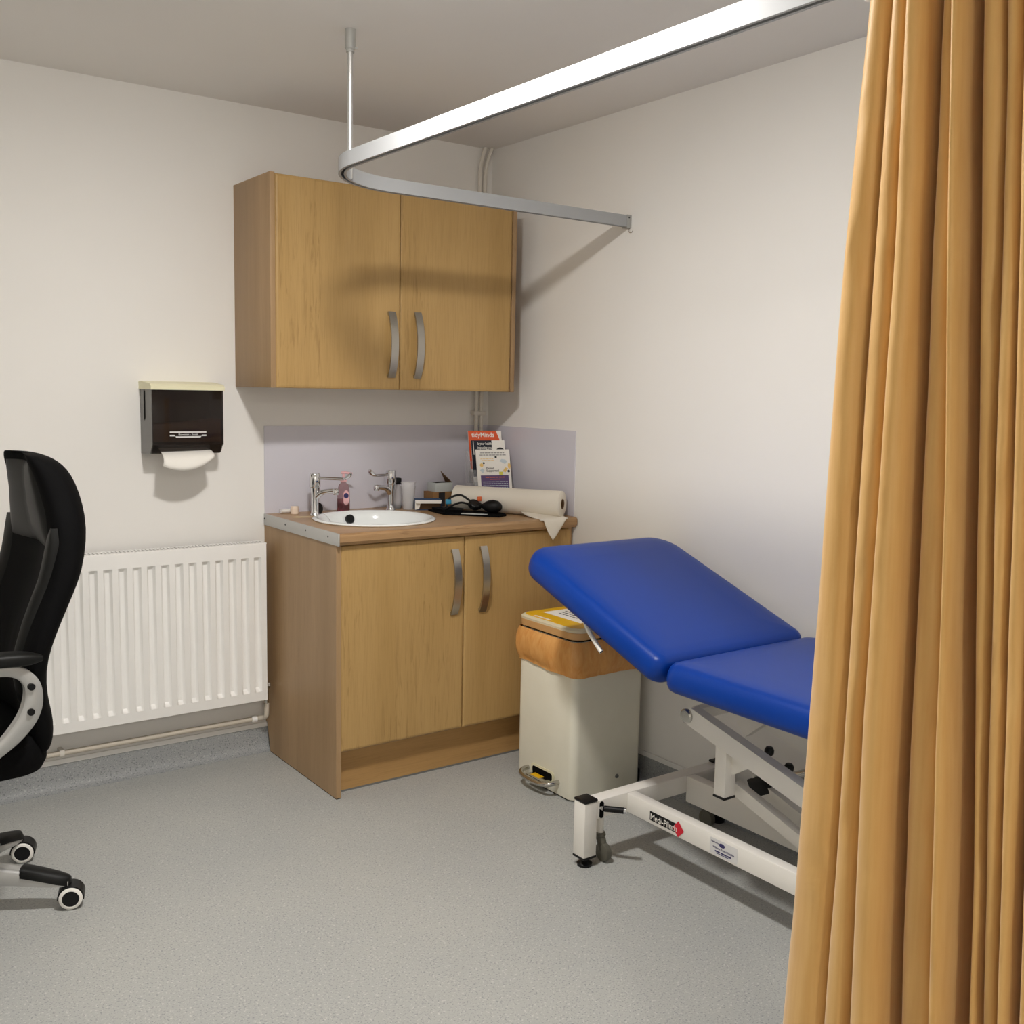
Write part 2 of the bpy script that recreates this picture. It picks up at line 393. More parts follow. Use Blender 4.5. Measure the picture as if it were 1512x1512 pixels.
# ================================================================== worktop with sink cut-out
ZC, WD = 0.910, 0.622
SX, SY, SR = -0.722, -0.328, 0.222
t = thing('worktop', 'oak effect laminate worktop with rounded front edge holding the sink', 'worktop', (-0.5, -0.31, BT))
bm = B(); prof = [(0.0045, BT+0.0005), (0.0045, ZC), (WD-0.012, ZC)]
for k in range(1, 7):
    a = PI/2*k/6; prof.append((WD-0.012+0.012*math.sin(a), ZC-0.012+0.012*math.cos(a)))
prof += [(WD, BT+0.012), (WD-0.010, BT+0.0005)]
add_prism(bm, prof, (-1.008, 0, 0), (0, -1, 0), (0, 0, 1), (1.003, 0, 0))
slab = obj('slab', bm, M_top, t)
cb = B(); add_lathe(cb, [(0, -0.2), (SR-0.016, -0.2), (SR-0.016, 0.2), (0, 0.2)], (SX, SY, ZC), 64); cut = obj('cutter', cb, M_top)
md = slab.modifiers.new('b', 'BOOLEAN'); md.object = cut; md.operation = 'DIFFERENCE'; md.solver = 'EXACT'
dg = bpy.context.evaluated_depsgraph_get(); dg.update()
me = bpy.data.meshes.new_from_object(slab.evaluated_get(dg)); slab.modifiers.clear(); slab.data = me
bpy.data.objects.remove(cut)
es = box('edge_strip', M_alu, t, -1.0135, -1.008, -WD+0.002, -0.0045, BT-0.0005, ZC+0.001, bev=0.0008); es['label'] = 'aluminium end strip'
for y in (-0.012, -0.2, -0.37, -0.545):
    bm = B(); add_lathe(bm, [(0, 0), (0.0035, 0), (0.0035, 0.001), (0, 0.001)], (0, 0, 0), 10, mx=Matrix.Translation((-1.0134, y, ZC-0.017)) @ Matrix.Rotation(-PI/2, 4, 'Y'))
    obj('screw', bm, M_ink, es)

# sink
t = thing('sink', 'round white inset sink bowl set into the oak worktop', 'sink', (SX, SY, ZC))
prof = [(SR-0.004, 0.0), (SR, 0.001), (SR+0.0015, 0.004), (SR-0.004, 0.0085), (SR-0.012, 0.009), (SR-0.02, 0.006), (SR-0.028, -0.004),
        (SR-0.036, -0.03), (SR-0.05, -0.08), (SR-0.08, -0.115), (SR-0.13, -0.132), (0.03, -0.137), (0.024, -0.14), (0, -0.14)]
bm = B(); add_lathe(bm, prof, (SX, SY, ZC), 72)
bmesh.ops.recalc_face_normals(bm, faces=list(bm.faces))
bowl = obj('bowl', bm, M_ceramic, t, True, 70)
bm = B(); add_lathe(bm, [(0, 0.0), (0.022, 0.0), (0.022, 0.003), (0.012, 0.003), (0.010, 0.001), (0, 0.001)], (SX, SY, ZC-0.14), 24); obj('drain', bm, M_chrome, t, True)
# overflow disc on the back-left wall of the bowl and a plug hanging on its chain
ang = math.radians(92)
def bowl_pt(a, k, z): return Vector((SX+math.cos(a)*k, SY+math.sin(a)*k, ZC+z))
bm = B(); po = bowl_pt(ang, SR-0.040, -0.020)
dirn = Vector((-math.cos(ang), -math.sin(ang), 0.25)).normalized()
mxo = Matrix.Translation(po) @ dirn.to_track_quat('Z', 'Y').to_matrix().to_4x4()
add_lathe(bm, [(0, -0.008), (0.0175, -0.008), (0.0175, 0.004), (0.014, 0.008), (0.006, 0.009), (0, 0.009)], (0, 0, 0), 20, mx=mxo); ov = obj('overflow_plug', bm, M_black, t, True); ov['label'] = 'black overflow plug'
bm = B(); a2 = math.radians(128)
add_tube(bm, catmull([bowl_pt(a2, SR-0.012, 0.010), bowl_pt(a2-0.05, SR-0.03, -0.004), bowl_pt(a2-0.12, SR-0.042, -0.035), bowl_pt(a2-0.2, SR-0.052, -0.075)], 6), 0.0014, 6); obj('chain', bm, M_chrome, t, True)

# taps
def tap(x, y, d, label, LV=0.125):
    t = thing('tap', label, 'tap', (x, y, ZC), 'lever taps at the sink'); d = Vector((*d, 0)).normalized()
    q = Vector((-d.y, d.x, 0))
    bm = B(); add_lathe(bm, [(0, 0), (0.0185, 0), (0.0185, 0.003), (0.017, 0.006), (0.015, 0.010), (0.0142, 0.02), (0.0138, 0.075), (0.018, 0.095), (0.0185, 0.103), (0.0, 0.105)], (x, y, ZC), 24); obj('body', bm, M_chrome, t, True, 50)
    bm = B(); add_lathe(bm, [(0.0, 0.103), (0.0175, 0.103), (0.0210, 0.108), (0.0205, 0.152), (0.018, 0.157), (0, 0.158)], (x, y, ZC), 24); hd = obj('valve_head', bm, M_chrome, t, True, 50)
    bm = B(); o = Vector((x, y, ZC))
    pts = catmull([o+Vector((0, 0, 0.060)), o+d*0.012+Vector((0, 0, 0.075)), o+d*0.035+Vector((0, 0, 0.089)), o+d*0.085+Vector((0, 0, 0.098))], 6)
    add_tube(bm, pts, 0.0098, 14, scale=[1.25-0.35*i/(len(pts)-1) for i in range(len(pts))])
    e = o+d*0.086+Vector((0, 0, 0.092))
    add_lathe(bm, [(0, -0.010), (0.010, -0.010), (0.0115, -0.004), (0.0115, 0.008), (0.008, 0.013), (0, 0.014)], e, 18); obj('spout', bm, M_chrome, t, True, 50)
    bm = B(); z = Vector((0, 0, 0.140))
    add_sweep(bm, [o+d*0.012+z, o+d*0.06+z+Vector((0, 0, 0.0005)), o+d*(LV-0.032)+z+Vector((0, 0, 0.001))], [(0.0068*math.cos(a), 0.0056*math.sin(a)) for a in [2*PI*i/12 for i in range(12)]])
    pad = [o+d*(LV-0.036)+z, o+d*(LV-0.024)+z+Vector((0, 0, 0.002)), o+d*(LV-0.012)+z+Vector((0, 0, 0.009)), o+d*(LV-0.003)+z+Vector((0, 0, 0.019)), o+d*LV+z+Vector((0, 0, 0.026))]
    add_sweep(bm, pad, [(0.0150*math.cos(a), 0.0058*math.sin(a)) for a in [2*PI*i/16 for i in range(16)]], scale=[0.4, 0.9, 1.05, 0.85, 0.3]); obj('lever', bm, M_chrome, t, True, 50)
tap(-0.866, -0.132, (0.6, -0.8), 'chrome elbow-lever tap beside the soap bottle, left of the two taps', 0.148)
tap(-0.530, -0.106, (-0.93, -0.35), 'chrome elbow-lever tap beside the plastic cups, right of the two taps')

# ================================================================== splashback
bm = B(); add_box(bm, -1.0087, -0.004, -0.004, 0, ZC-0.04, 1.238); tag(obj('splashback_panel', bm, M_splash), 'wide lavender grey splashback panel behind the taps on the back wall', 'splashback', 'splashback panels')
bm = B(); add_box(bm, -0.004, 0, -0.596, 0, ZC-0.005, 1.238); tag(obj('splashback_panel', bm, M_splash), 'lavender grey splashback panel on the right wall behind the paper roll', 'splashback', 'splashback panels')

# ================================================================== corner pipes
def vpipe(x, dx, label):
    t = thing('pipe', label, 'pipe', (x, -0.02, ZC), 'painted pipes in the corner')
    bm = B(); add_tube(bm, [(x, -0.022, ZC+0.001), (x, -0.022, 2.2)]+catmull([(x, -0.022, 2.25), (x+0.002, -0.022, 2.29), (x+0.012*dx, -0.022, 2.335), (x+0.026*dx, -0.022, H)], 5), 0.0078, 12); obj('tube', bm, M_pipe, t, True); return t
pa = vpipe(-0.0745, 1.0, 'white painted pipe in the wall corner, further left of the pair')
pb = vpipe(-0.0495, 1.3, 'white painted pipe in the wall corner, nearer the right wall')
bm = B(); add_box(bm, -0.092, -0.0325, -0.034, -0.004, 1.279, 1.297, 0.004); obj('pipe_clip', bm, M_pipe, pa, True)

# ================================================================== radiator
RX1, RX0, RZ0, RZ1, RY = -1.0425, -2.24, 0.223, 0.815, -0.100
t = thing('radiator', 'white fluted panel radiator on the wall behind the office chair', 'radiator', ((RX0+RX1)/2, -0.06, RZ0))
pitch_ = 0.0478
xs = []; first = RX1-0.036
nch = int((RX1-RX0-0.03)/pitch_)
prof = [(RX1-0.002, 0.0)]
for k in range(nch):
    c = first-k*pitch_
    prof += [(c+0.0145, 0.0), (c+0.0085, 0.012), (c+0.006, 0.0135), (c-0.006, 0.0135), (c-0.0085, 0.012), (c-0.0145, 0.0)]
prof.append((RX0+0.002, 0.0))
zr = [(RZ0+0.002, 0), (RZ0+0.036, 0), (RZ0+0.050, 1), (RZ1-0.064, 1), (RZ1-0.051, 0), (RZ1-0.002, 0)]
bm = B(); grid = [[bm.verts.new((x, RY+d*k, z)) for x, d in prof] for z, k in zr]
for r_ in range(len(zr)-1):
    for i in range(len(prof)-1): bm.faces.new((grid[r_][i], grid[r_][i+1], grid[r_+1][i+1], grid[r_+1][i]))
# returns of the pressed panel
bk = RY+0.020
for A in (grid[0], grid[-1]):
    Bv = [bm.verts.new((v.co.x, bk, v.co.z)) for v in A]
    for i in range(len(A)-1): bm.faces.new((A[i], A[i+1], Bv[i+1], Bv[i]))
for side in (0, -1):
    A = [g[side] for g in grid]; Bv = [bm.verts.new((v.co.x, bk, v.co.z)) for v in A]
    for i in range(len(A)-1): bm.faces.new((A[i], A[i+1], Bv[i+1], Bv[i]))
obj('panel', bm, M_white, t, True, 35)
box('back_plate', mat('dark_back_plate', srgb(96, 94, 90), 0.6), t, RX0+0.004, RX1-0.004, -0.05, -0.036, RZ0+0.01, RZ1-0.008)
for a, b in ((RX1-0.004, RX1), (RX0, RX0+0.004)): box('end_cover', M_white, t, a, b, RY+0.004, -0.032, RZ0+0.006, RZ1-0.004, bev=0.0012)
bm = B(); add_box(bm, RX0, RX1, RY+0.001, RY+0.020, RZ1-0.003, RZ1); add_box(bm, RX0, RX1, -0.036, -0.030, RZ1-0.003, RZ1)
n = int((RX1-RX0)/0.0125)
for i in range(n+1):
    x = RX0+0.002+i*(RX1-RX0-0.004)/n; add_box(bm, x-0.0022, x+0.0022, RY+0.020, -0.036, RZ1-0.003, RZ1)
obj('top_grille', bm, M_white, t)
bm = B()
n = int((RX1-RX0)/0.01)-1
for i in range(n): x = RX0+0.01+i*0.01; add_box(bm, x-0.0035, x+0.0035, RY+0.022, -0.051, RZ0+0.05, RZ1-0.007)
obj('fins', bm, mat('shaded_fins', srgb(58, 56, 53), 0.7), t)  # fins coloured dark to stand in for the shade deep inside the radiator
for x in (RX1-0.15, RX0+0.15): box('wall_bracket', M_white, t, x-0.015, x+0.015, -0.042, -0.001, RZ0+0.02, RZ1-0.06)
bm = B(); add_tube(bm, [(RX1, -0.062, 0.268), (RX1+0.013, -0.062, 0.268)], 0.010, 8); add_tube(bm, [(RX1+0.013, -0.062, 0.268), (RX1+0.021, -0.062, 0.268)], 0.013, 6)
add_tube(bm, [(RX1+0.010, -0.062, 0.272), (RX1+0.010, -0.062, 0.20)], 0.008, 10); obj('lockshield_valve', bm, M_dullchrome, t, True)
bm = B(); add_tube(bm, [(RX1, -0.07, RZ1-0.035), (RX1+0.006, -0.07, RZ1-0.035)], 0.005, 8); obj('bleed_plug', bm, M_white, t, True)
# heating pipe
t = thing('heating_pipe', 'white painted heating pipe running along the wall under the radiator', 'pipe', (-1.6, -0.04, 0.138))
bm = B(); add_tube(bm, [(XL+0.1, -0.030, 0.136), (-1.055, -0.030, 0.136)]+catmull([(-1.052, -0.032, 0.137), (-1.038, -0.048, 0.141), (-1.0335, -0.062, 0.155), (-1.0325, -0.062, 0.20)], 5), 0.0095, 12); obj('tube', bm, M_copper, t, True)
for x in (-1.752, -2.55):
    bm = B(); add_box(bm, x-0.008, x+0.008, -0.042, -0.001, 0.127, 0.150, 0.003); obj('pipe_clip', bm, M_pipe, t, True)
bm = B(); add_tube(bm, [(-1.08, -0.030, 0.136), (-1.06, -0.030, 0.136)], 0.0135, 12); obj('coupling', bm, M_white, t, True)

# ================================================================== paper towel dispenser
DX0, DX1, DD = -1.457, -1.212, 0.135
t = thing('towel_dispenser', 'smoked brown paper towel dispenser with cream lid on the wall', 'dispenser', ((DX0+DX1)/2, -DD/2, 1.15))
bm = B(); poly = [(0.001, 1.375), (DD-0.006, 1.372), (DD-0.006, 1.185), (DD-0.03, 1.150), (0.02, 1.145), (0.001, 1.145)]
bm.free()
for x in (DX0, DX1-0.004):
    bm = B(); add_prism(bm, poly, (x, 0, 0), (0, -1, 0), (0, 0, 1), (0.004, 0, 0)); obj('side_cheek', bm, M_smokeside, t)
box('back_plate', M_smokeside, t, DX0+0.004, DX1-0.004, -0.006, -0.001, 1.145, 1.375)
decal('level_window', [[(0.045, 1.27), (0.052, 1.262), (0.059, 1.27), (0.059, 1.362), (0.045, 1.362)]], (DX0-0.0005, 0, 0), (0, -1, 0), (0, 0, 1), M_void, t)
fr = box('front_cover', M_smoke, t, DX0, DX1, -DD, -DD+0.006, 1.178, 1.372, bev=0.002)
bm = B(); add_prism(bm, [(DD-0.005, 1.180), (DD-0.03, 1.148), (DD-0.034, 1.151), (DD-0.010, 1.182)], (DX0+0.004, 0, 0), (0, -1, 0), (0, 0, 1), (DX1-DX0-0.008, 0, 0)); obj('lower_lip', bm, M_smoke, t)
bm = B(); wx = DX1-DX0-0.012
add_prism(bm, [(0, 1.19), (wx, 1.19), (wx, 1.268)]+[(wx*(1-k/10), 1.268-0.018*(1-(1-k/10)**2)) for k in range(1, 11)], (DX0+0.006, -DD+0.012, 0), (1, 0, 0), (0, 0, 1), (0, 0.10, 0)); obj('reflection_insert', bm, mat('brown_insert', srgb(150, 106, 78), 0.9), t)  # brown block, its curved top drawn as the edge of a reflection on the cover
box('inner_back', M_void, t, DX0+0.005, DX1-0.005, -0.012, -0.007, 1.15, 1.37)  # black backing gives the dark reflected upper part of the cover
bm = B(); add_prism(bm, [(0.0, 1.392), (0.02, 1.394), (DD-0.01, 1.386), (DD+0.004, 1.378), (DD+0.004, 1.366), (0.0, 1.366)], (DX0-0.004, 0, 0), (0, -1, 0), (0, 0, 1), (DX1-DX0+0.008, 0, 0)); obj('lid', bm, M_cream, t)
O = (0, -DD-0.0002, 0); A_, Z_ = (1, 0, 0), (0, 0, 1)
decal('logo_bars', [R4(-1.400, -1.274, 1.2205, 1.2258), [(-1.400, 1.2095), (-1.3815, 1.2095), (-1.384, 1.2145), (-1.400, 1.2145)], [(-1.2915, 1.2095), (-1.274, 1.2095), (-1.274, 1.2145), (-1.289, 1.2145)],
      [(-1.378, 1.2045), (-1.295, 1.2045), (-1.2915, 1.2095), (-1.3815, 1.2095)]], O, A_, Z_, M_silverlabel, fr)
text('lettering', 'Bowater - Scott', 0.0105, (-1.3365, -DD-0.0003, 1.2150), A_, Z_, M_silverlabel, fr, 'CENTER', bold=0.0001)
# towel sheet hanging out
bm = B(); nU, nV = 16, 8
rows = []
for j in range(nV+1):
    v = j/nV; row = []
    for i in range(nU+1):
        u = -1+2*i/nU
        hw = 0.084+0.004*v; x = -1.336+u*hw-0.006*v
        sag = (1-u*u)
        y = -0.070-0.085*math.sin(min(1, v*1.1)*PI*0.55)-0.010*sag*v
        z = 1.166-0.028*v-0.035*v*v*(0.45+0.75*sag)+0.012*v*u
        row.append(bm.verts.new((x, y, z)))
    rows.append(row)
for a, b in zip(rows, rows[1:]):
    for i in range(nU): bm.faces.new((a[i], a[i+1], b[i+1], b[i]))
o = obj('paper_towel', bm, M_paper, None, True); md = o.modifiers.new('s', 'SOLIDIFY'); md.thickness = 0.0008
tag(o, 'white paper towel hanging out of the dispenser mouth', 'paper towel')

# ================================================================== curtain rail
RZB, RZT = 1.967, 2.006; RXL = -1.222; RYB = -0.855; RR = 0.27; RYE = -3.25
t = thing('curtain_rail', 'white aluminium cubicle curtain rail curving round the couch from the wall', 'curtain rail', (RXL, -1.1, RZB))
path = [Vector((-0.018, RYB, 1.9865)), Vector((-0.3, RYB, 1.9865)), Vector((-0.6, RYB, 1.9865))]
for k in range(0, 17):
    a = PI/2+PI/2*k/16; path.append(Vector((RXL+RR+RR*math.cos(a), RYB-RR+RR*math.sin(a), 1.9865)))
path += [Vector((RXL, y, 1.9865)) for y in (-1.5, -2.0, -2.5)]
for k in range(0, 17):
    a = PI+PI/2*k/16; path.append(Vector((RXL+RR+RR*math.cos(a), RYE+RR+RR*math.sin(a), 1.9865)))
path += [Vector((-0.6, RYE, 1.9865)), Vector((-0.018, RYE, 1.9865))]
w_, h_, th = 0.011, 0.0195, 0.0025
sec = [(-w_, -h_), (-0.004, -h_), (-0.004, -h_+0.003), (-w_+th, -h_+0.003), (-w_+th, h_-th), (w_-th, h_-th), (w_-th, -h_+0.003), (0.004, -h_+0.003), (0.004, -h_), (w_, -h_), (w_, h_), (-w_, h_)]
bm = B(); add_sweep(bm, path, sec, hint=Vector((0, 0, 1)))
obj('track', bm, M_rail, t, True, 30)
for y in (RYB, RYE):
    wb = box('wall_bracket', M_bracket, t, -0.020, -0.0005, y-0.0135, y+0.0135, RZB-0.004, RZT+0.002, bev=0.001)
    bm = B(); add_lathe(bm, [(0, 0), (0.003, 0), (0.0025, 0.0015), (0, 0.0015)], (0, 0, 0), 10, mx=Matrix.Translation((-0.012, y-0.0134, RZT-0.008)) @ Matrix.Rotation(PI/2, 4, 'X')); obj('screw', bm, M_ink, wb)
bm = B(); add_tube(bm, catmull([(-0.004, RYB-0.010, RZB-0.003), (-0.006, RYB-0.006, RZB-0.010), (-0.004, RYB-0.008, RZB-0.018), (-0.003, RYB-0.018, RZB-0.020), (-0.003, RYB-0.024, RZB-0.014)], 5), 0.0012, 6); obj('hook', bm, M_dullchrome, t, True)
RDX, RDY = RXL+RR-RR*math.cos(PI/4)+0.008, RYB-RR+RR*math.sin(PI/4)-0.002
bm = B(); add_tube(bm, [(RDX, RDY, RZB+0.004), (RDX, RDY, H-0.02)], 0.0078, 14); obj('suspension_rod', bm, M_rod, t, True)
bm = B(); add_lathe(bm, [(0, 0), (0.0145, 0), (0.0145, -0.052), (0.0115, -0.055), (0.0115, -0.062), (0, -0.062)], (RDX, RDY, H), 18); cs = obj('ceiling_socket', bm, M_bracket, t, True)
bm = B(); add_tube(bm, [(RDX+0.010, RDY-0.008, H-0.050), (RDX+0.017, RDY-0.013, H-0.050)], 0.0035, 8); obj('grub_screw', bm, M_bracket, cs, True)

# ================================================================== curtain
zk = [1.955, 1.575, 1.28, 0.88, 0.45, 0.20]
crest = [
    [-2.694, -2.737, -2.768, -2.806, -2.838, -2.864, -2.895, -2.921, -2.952, -2.985, -3.02],
    [-2.682, -2.748, -2.771, -2.818, -2.845, -2.873, -2.908, -2.931, -2.962, -2.992, -3.03],
    [-2.670, -2.737, -2.767, -2.831, -2.872, -2.918, -2.942, -2.963, -2.988, -3.013, -3.045],
    [-2.656, -2.739, -2.771, -2.840, -2.892, -2.946, -2.966, -2.985, -3.012, -3.035, -3.065],
    [-2.644, -2.733, -2.780, -2.854, -2.920, -2.968, -2.989, -3.010, -3.035, -3.06, -3.09],
    [-2.640, -2.733, -2.786, -2.860, -2.930, -2.978, -2.998, -3.020, -3.045, -3.07, -3.10]]
lobe = [0.046, 0.036, 0.056, 0.044, 0.050, 0.034, 0.032, 0.040, 0.042, 0.044]      # how far each fold stands out
gapw = [0.000, 0.002, 0.013, 0.000, 0.020, 0.004, 0.002, 0.008, 0.004, 0.004]      # open valley before the next fold
gapd = [0.006, 0.012, 0.100, 0.008, 0.110, 0.015, 0.012, 0.060, 0.02, 0.02]
basex = [-1.200, -1.212, -1.208, -1.196, -1.210, -1.202, -1.206, -1.206, -1.20, -1.20]
t = thing('curtain', 'gold satin cubicle curtain gathered in deep folds at the right', 'curtain', (-1.22, -2.85, 0.2))
def crow(z):
    f = (zk[0]-z)/(zk[0]-zk[-1]); return [a+(b-a)*f for a, b in zip(crest[0], crest[-1])]
bm = B(); rows = []; NZ = 110
for j in range(NZ+1):
    z = 1.955-(1.955-0.2)*j/NZ; ys = crow(z); s = j/NZ
    P = [Vector((-1.186, ys[0]-0.014, z)), Vector((-1.192, ys[0]-0.006, z))]
    for i in range(len(ys)-1):
        wv = lambda k: 0.0045*noise.noise(Vector((k*2.9, z*1.7, 12.0)))+0.0018*noise.noise(Vector((k*4.3, z*6.0, 15.0)))
        ya, yb = ys[i]+wv(i), ys[i+1]+wv(i+1)+gapw[i]*(0.6+0.8*s); g = ya-yb
        wob = noise.noise(Vector((i*3.7, z*1.6, 1.0)))
        D = lobe[i]*(0.85+0.35*s)*(1+0.18*wob); xb = basex[i]+0.006*noise.noise(Vector((i*5.1, z*1.1, 7.0)))
        for k in range(15):
            a = PI*k/14; c_, s_ = math.cos(a), math.sin(a)
            P.append(Vector((xb-D*s_**0.75, (ya+yb)/2+g/2*math.copysign(abs(c_)**0.85, c_), z)))
        P.append(Vector((xb+gapd[i]*0.6, yb-0.001, z))); P.append(Vector((xb+gapd[i], (yb+ys[i+1])/2, z))); P.append(Vector((xb+gapd[i]*0.5, ys[i+1]+0.0005, z)))
    row = []
    for k, p in enumerate(P):
        nz = noise.noise(Vector((p.y*24, z*4.5, 4.0)))*0.0034+noise.noise(Vector((p.y*70, z*19, 9.0)))*0.0013+max(0, noise.noise(Vector((p.y*30, z*11, 2.0)))-0.35)*0.010
        row.append(bm.verts.new((p.x+nz, p.y+nz*0.6, p.z)))
    rows.append(row)
for a, b in zip(rows, rows[1:]):
    for i in range(len(a)-1): bm.faces.new((a[i], a[i+1], b[i+1], b[i]))
o = obj('fabric', bm, M_curtain, t, True, 179); md = o.modifiers.new('s', 'SOLIDIFY'); md.thickness = 0.0012
for y in crest[0][::2]:
    bm = B(); add_box(bm, RXL-0.004, RXL+0.004, y-0.006, y+0.006, 1.945, 1.972, 0.001); obj('glider', bm, M_white, t, True)

# ================================================================== clinical waste bin
NX0, NX1, NY0, NY1 = -0.362, -0.045, -1.062, -0.740
ncx, ncy, nw, nd = (NX0+NX1)/2, (NY0+NY1)/2, NX1-NX0, NY1-NY0
t = thing('pedal_bin', 'cream metal pedal bin with yellow lid beside the couch', 'bin', (ncx, ncy, 0))
def loft(bm, levels, cap=True):
    rings = []
    for z, w, d, r in levels: rings.append([bm.verts.new((x, y, z)) for x, y in rrect(w, d, r, 6, ncx, ncy)])
    n = len(rings[0])
    for A, Bq in zip(rings, rings[1:]):
        for i in range(n): bm.faces.new((A[i], A[(i+1) % n], Bq[(i+1) % n], Bq[i]))
    if cap: bm.faces.new(rings[0][::-1]); bm.faces.new(rings[-1])
bm = B(); loft(bm, [(0.006, nw-0.004, nd-0.004, 0.026), (0.012, nw, nd, 0.028), (0.55, nw, nd, 0.028), (0.555, nw-0.006, nd-0.006, 0.025)]); body = obj('body', bm, M_binbody, t, True, 35)
bm = B(); loft(bm, [(0.0, nw-0.012, nd-0.012, 0.036), (0.006, nw-0.008, nd-0.008, 0.037)]); obj('base_seal', bm, M_void, t)
bm = B(); loft(bm, [(0.555, nw-0.01, nd-0.01, 0.035), (0.563, nw-0.01, nd-0.01, 0.035)]); obj('rim_gap', bm, M_void, t)
bm = B(); loft(bm, [(0.563, nw+0.012, nd+0.012, 0.044), (0.586, nw+0.016, nd+0.016, 0.046), (0.588, nw+0.012, nd+0.012, 0.046)]); lidrim = obj('lid_rim', bm, mat('tan_rim', srgb(206, 160, 106), 0.4), t, True, 35); lidrim['label'] = 'tan lid rim'
bm = B(); loft(bm, [(0.587, nw+0.014, nd+0.014, 0.046), (0.594, nw+0.014, nd+0.014, 0.046), (0.600, nw-0.004, nd-0.004, 0.042)]); lid = obj('lid', bm, M_binlid, t, True, 30)
bm = B(); loft(bm, [(0.600, nw-0.012, nd-0.012, 0.040), (0.6012, nw-0.013, nd-0.013, 0.040)]); yl = obj('lid_label', bm, M_yellow, lid); yl['label'] = 'yellow lid panel'
wl = decal('notice', [R4(-0.105, 0.105, -0.075, 0.075)], (ncx-0.008, ncy+0.012, 0.6013), (0, -1, 0), (1, 0, 0), M_paper, lid)
lines = []
for k, (a, b) in enumerate(((-0.03, 0.03), (-0.06, 0.055), (-0.075, 0.07), (-0.07, 0.075), (-0.06, 0.04))):
    x = a
    while x < b:
        l = random.uniform(0.008, 0.02); lines.append(R4(x, min(x+l, b), 0.040-k*0.020, 0.046-k*0.020)); x += l+0.005
decal('print_lines', lines, (ncx-0.008, ncy+0.012, 0.6018), (0, -1, 0), (1, 0, 0), M_ink, lid)
decal('maker_label', [R4(-0.045, 0.045, -0.006, 0.006)], (NX0+0.018, ncy+0.045, 0.6014), (0, -1, 0), (1, 0, 0), M_tape, lid)
bm = B(); add_tube(bm, catmull([(NX0+0.01, ncy+0.085, 0.052), (NX0-0.022, ncy+0.085, 0.050), (NX0-0.043, ncy+0.070, 0.046), (NX0-0.052, ncy+0.03, 0.042), (NX0-0.052, ncy-0.03, 0.042), (NX0-0.043, ncy-0.070, 0.046), (NX0-0.022, ncy-0.085, 0.050), (NX0+0.01, ncy-0.085, 0.052)], 6), 0.0085, 12); obj('pedal', bm, M_dullchrome, t, True)
bm = B(); add_prism(bm, rrect(0.13, 0.04, 0.012, 4), (NX0-0.001, ncy, 0.058), (0, -1, 0), (0, 0, 1), (-0.003, 0, 0)); obj('pedal_surround', bm, M_cream, t)
bm = B(); add_prism(bm, rrect(0.112, 0.026, 0.009, 4), (NX0-0.0035, ncy, 0.057), (0, -1, 0), (0, 0, 1), (-0.001, 0, 0)); obj('pedal_slot', bm, M_void, t)
pp = box('pedal_plate', M_dullchrome, t, NX0-0.042, NX0-0.004, ncy-0.045, ncy+0.045, 0.046, 0.050, bev=0.001)
box('pedal_sticker', M_yellow, pp, NX0-0.034, NX0-0.010, ncy-0.020, ncy+0.030, 0.0502, 0.0508)
bm = B(); add_lathe(bm, [(0, 0), (0.008, 0), (0.006, 0.004), (0, 0.005)], (0, 0, 0), 12, mx=Matrix.Translation((-0.16, NY0, 0.055)) @ Matrix.Rotation(PI/2, 4, 'X')); obj('side_rivet', bm, M_grey, t, True)
bm = B(); add_box(bm, NX1-0.01, NX1+0.018, NY0+0.02, NY0+0.06, 0.0, 0.05, 0.008); obj('rear_wheel', bm, M_black, t, True)
# liner
bm = B(); rows = []; NS = 150
base_o = rrect(nw, nd, 0.030, 8, ncx, ncy)
per = []; 
for i in range(len(base_o)):
    a = Vector(base_o[i]); b = Vector(base_o[(i+1) % len(base_o)]); per.append((b-a).length)
tot = sum(per)
def on_loop(s):
    s = (s % 1.0)*tot
    for i, l in enumerate(per):
        if s <= l: a = Vector(base_o[i]); b = Vector(base_o[(i+1) % len(base_o)]); return a+(b-a)*(s/l)
        s -= l
    return Vector(base_o[0])
for j in range(15):
    v = j/14; row = []
    for i in range(NS):
        s = i/NS; p = on_loop(s); out = (p-Vector((ncx, ncy))).normalized(); ca = s*2*PI
        nb = lambda f, z, o: noise.noise(Vector((math.cos(ca)*f, math.sin(ca)*f, z+o)))
        drop = 0.125+0.016*nb(1.2, 0, 3)+0.0015*nb(6, 0, 8)
        bulge = 0.004+0.020*math.sin(PI*min(1, v*1.08))**0.7*(0.7+0.5*nb(2, 0, 5))
        wr = 0.0030*nb(14, v*1.6, 1)*v+0.0022*nb(30, v*2.2, 2)+0.0035*nb(6, v*1.2, 6)*v
        q = p+out*(bulge+wr+0.003)
        row.append(bm.verts.new((q.x, q.y, 0.556-drop*v)))
    rows.append(row)
# turned-in lower hem
row = []
for i in range(NS):
    v = rows[-1][i].co; c = Vector((ncx, ncy, v.z)); dq = (v-c).normalized(); row.append(bm.verts.new((v.x-dq.x*0.006, v.y-dq.y*0.006, v.z+0.003)))
rows.append(row)
for a, b in zip(rows, rows[1:]):
    for i in range(NS): bm.faces.new((a[i], a[(i+1) % NS], b[(i+1) % NS], b[i]))
tag(obj('bin_liner', bm, M_bag, None, True, 60), 'orange plastic bag folded over the rim of the pedal bin', 'bin bag')

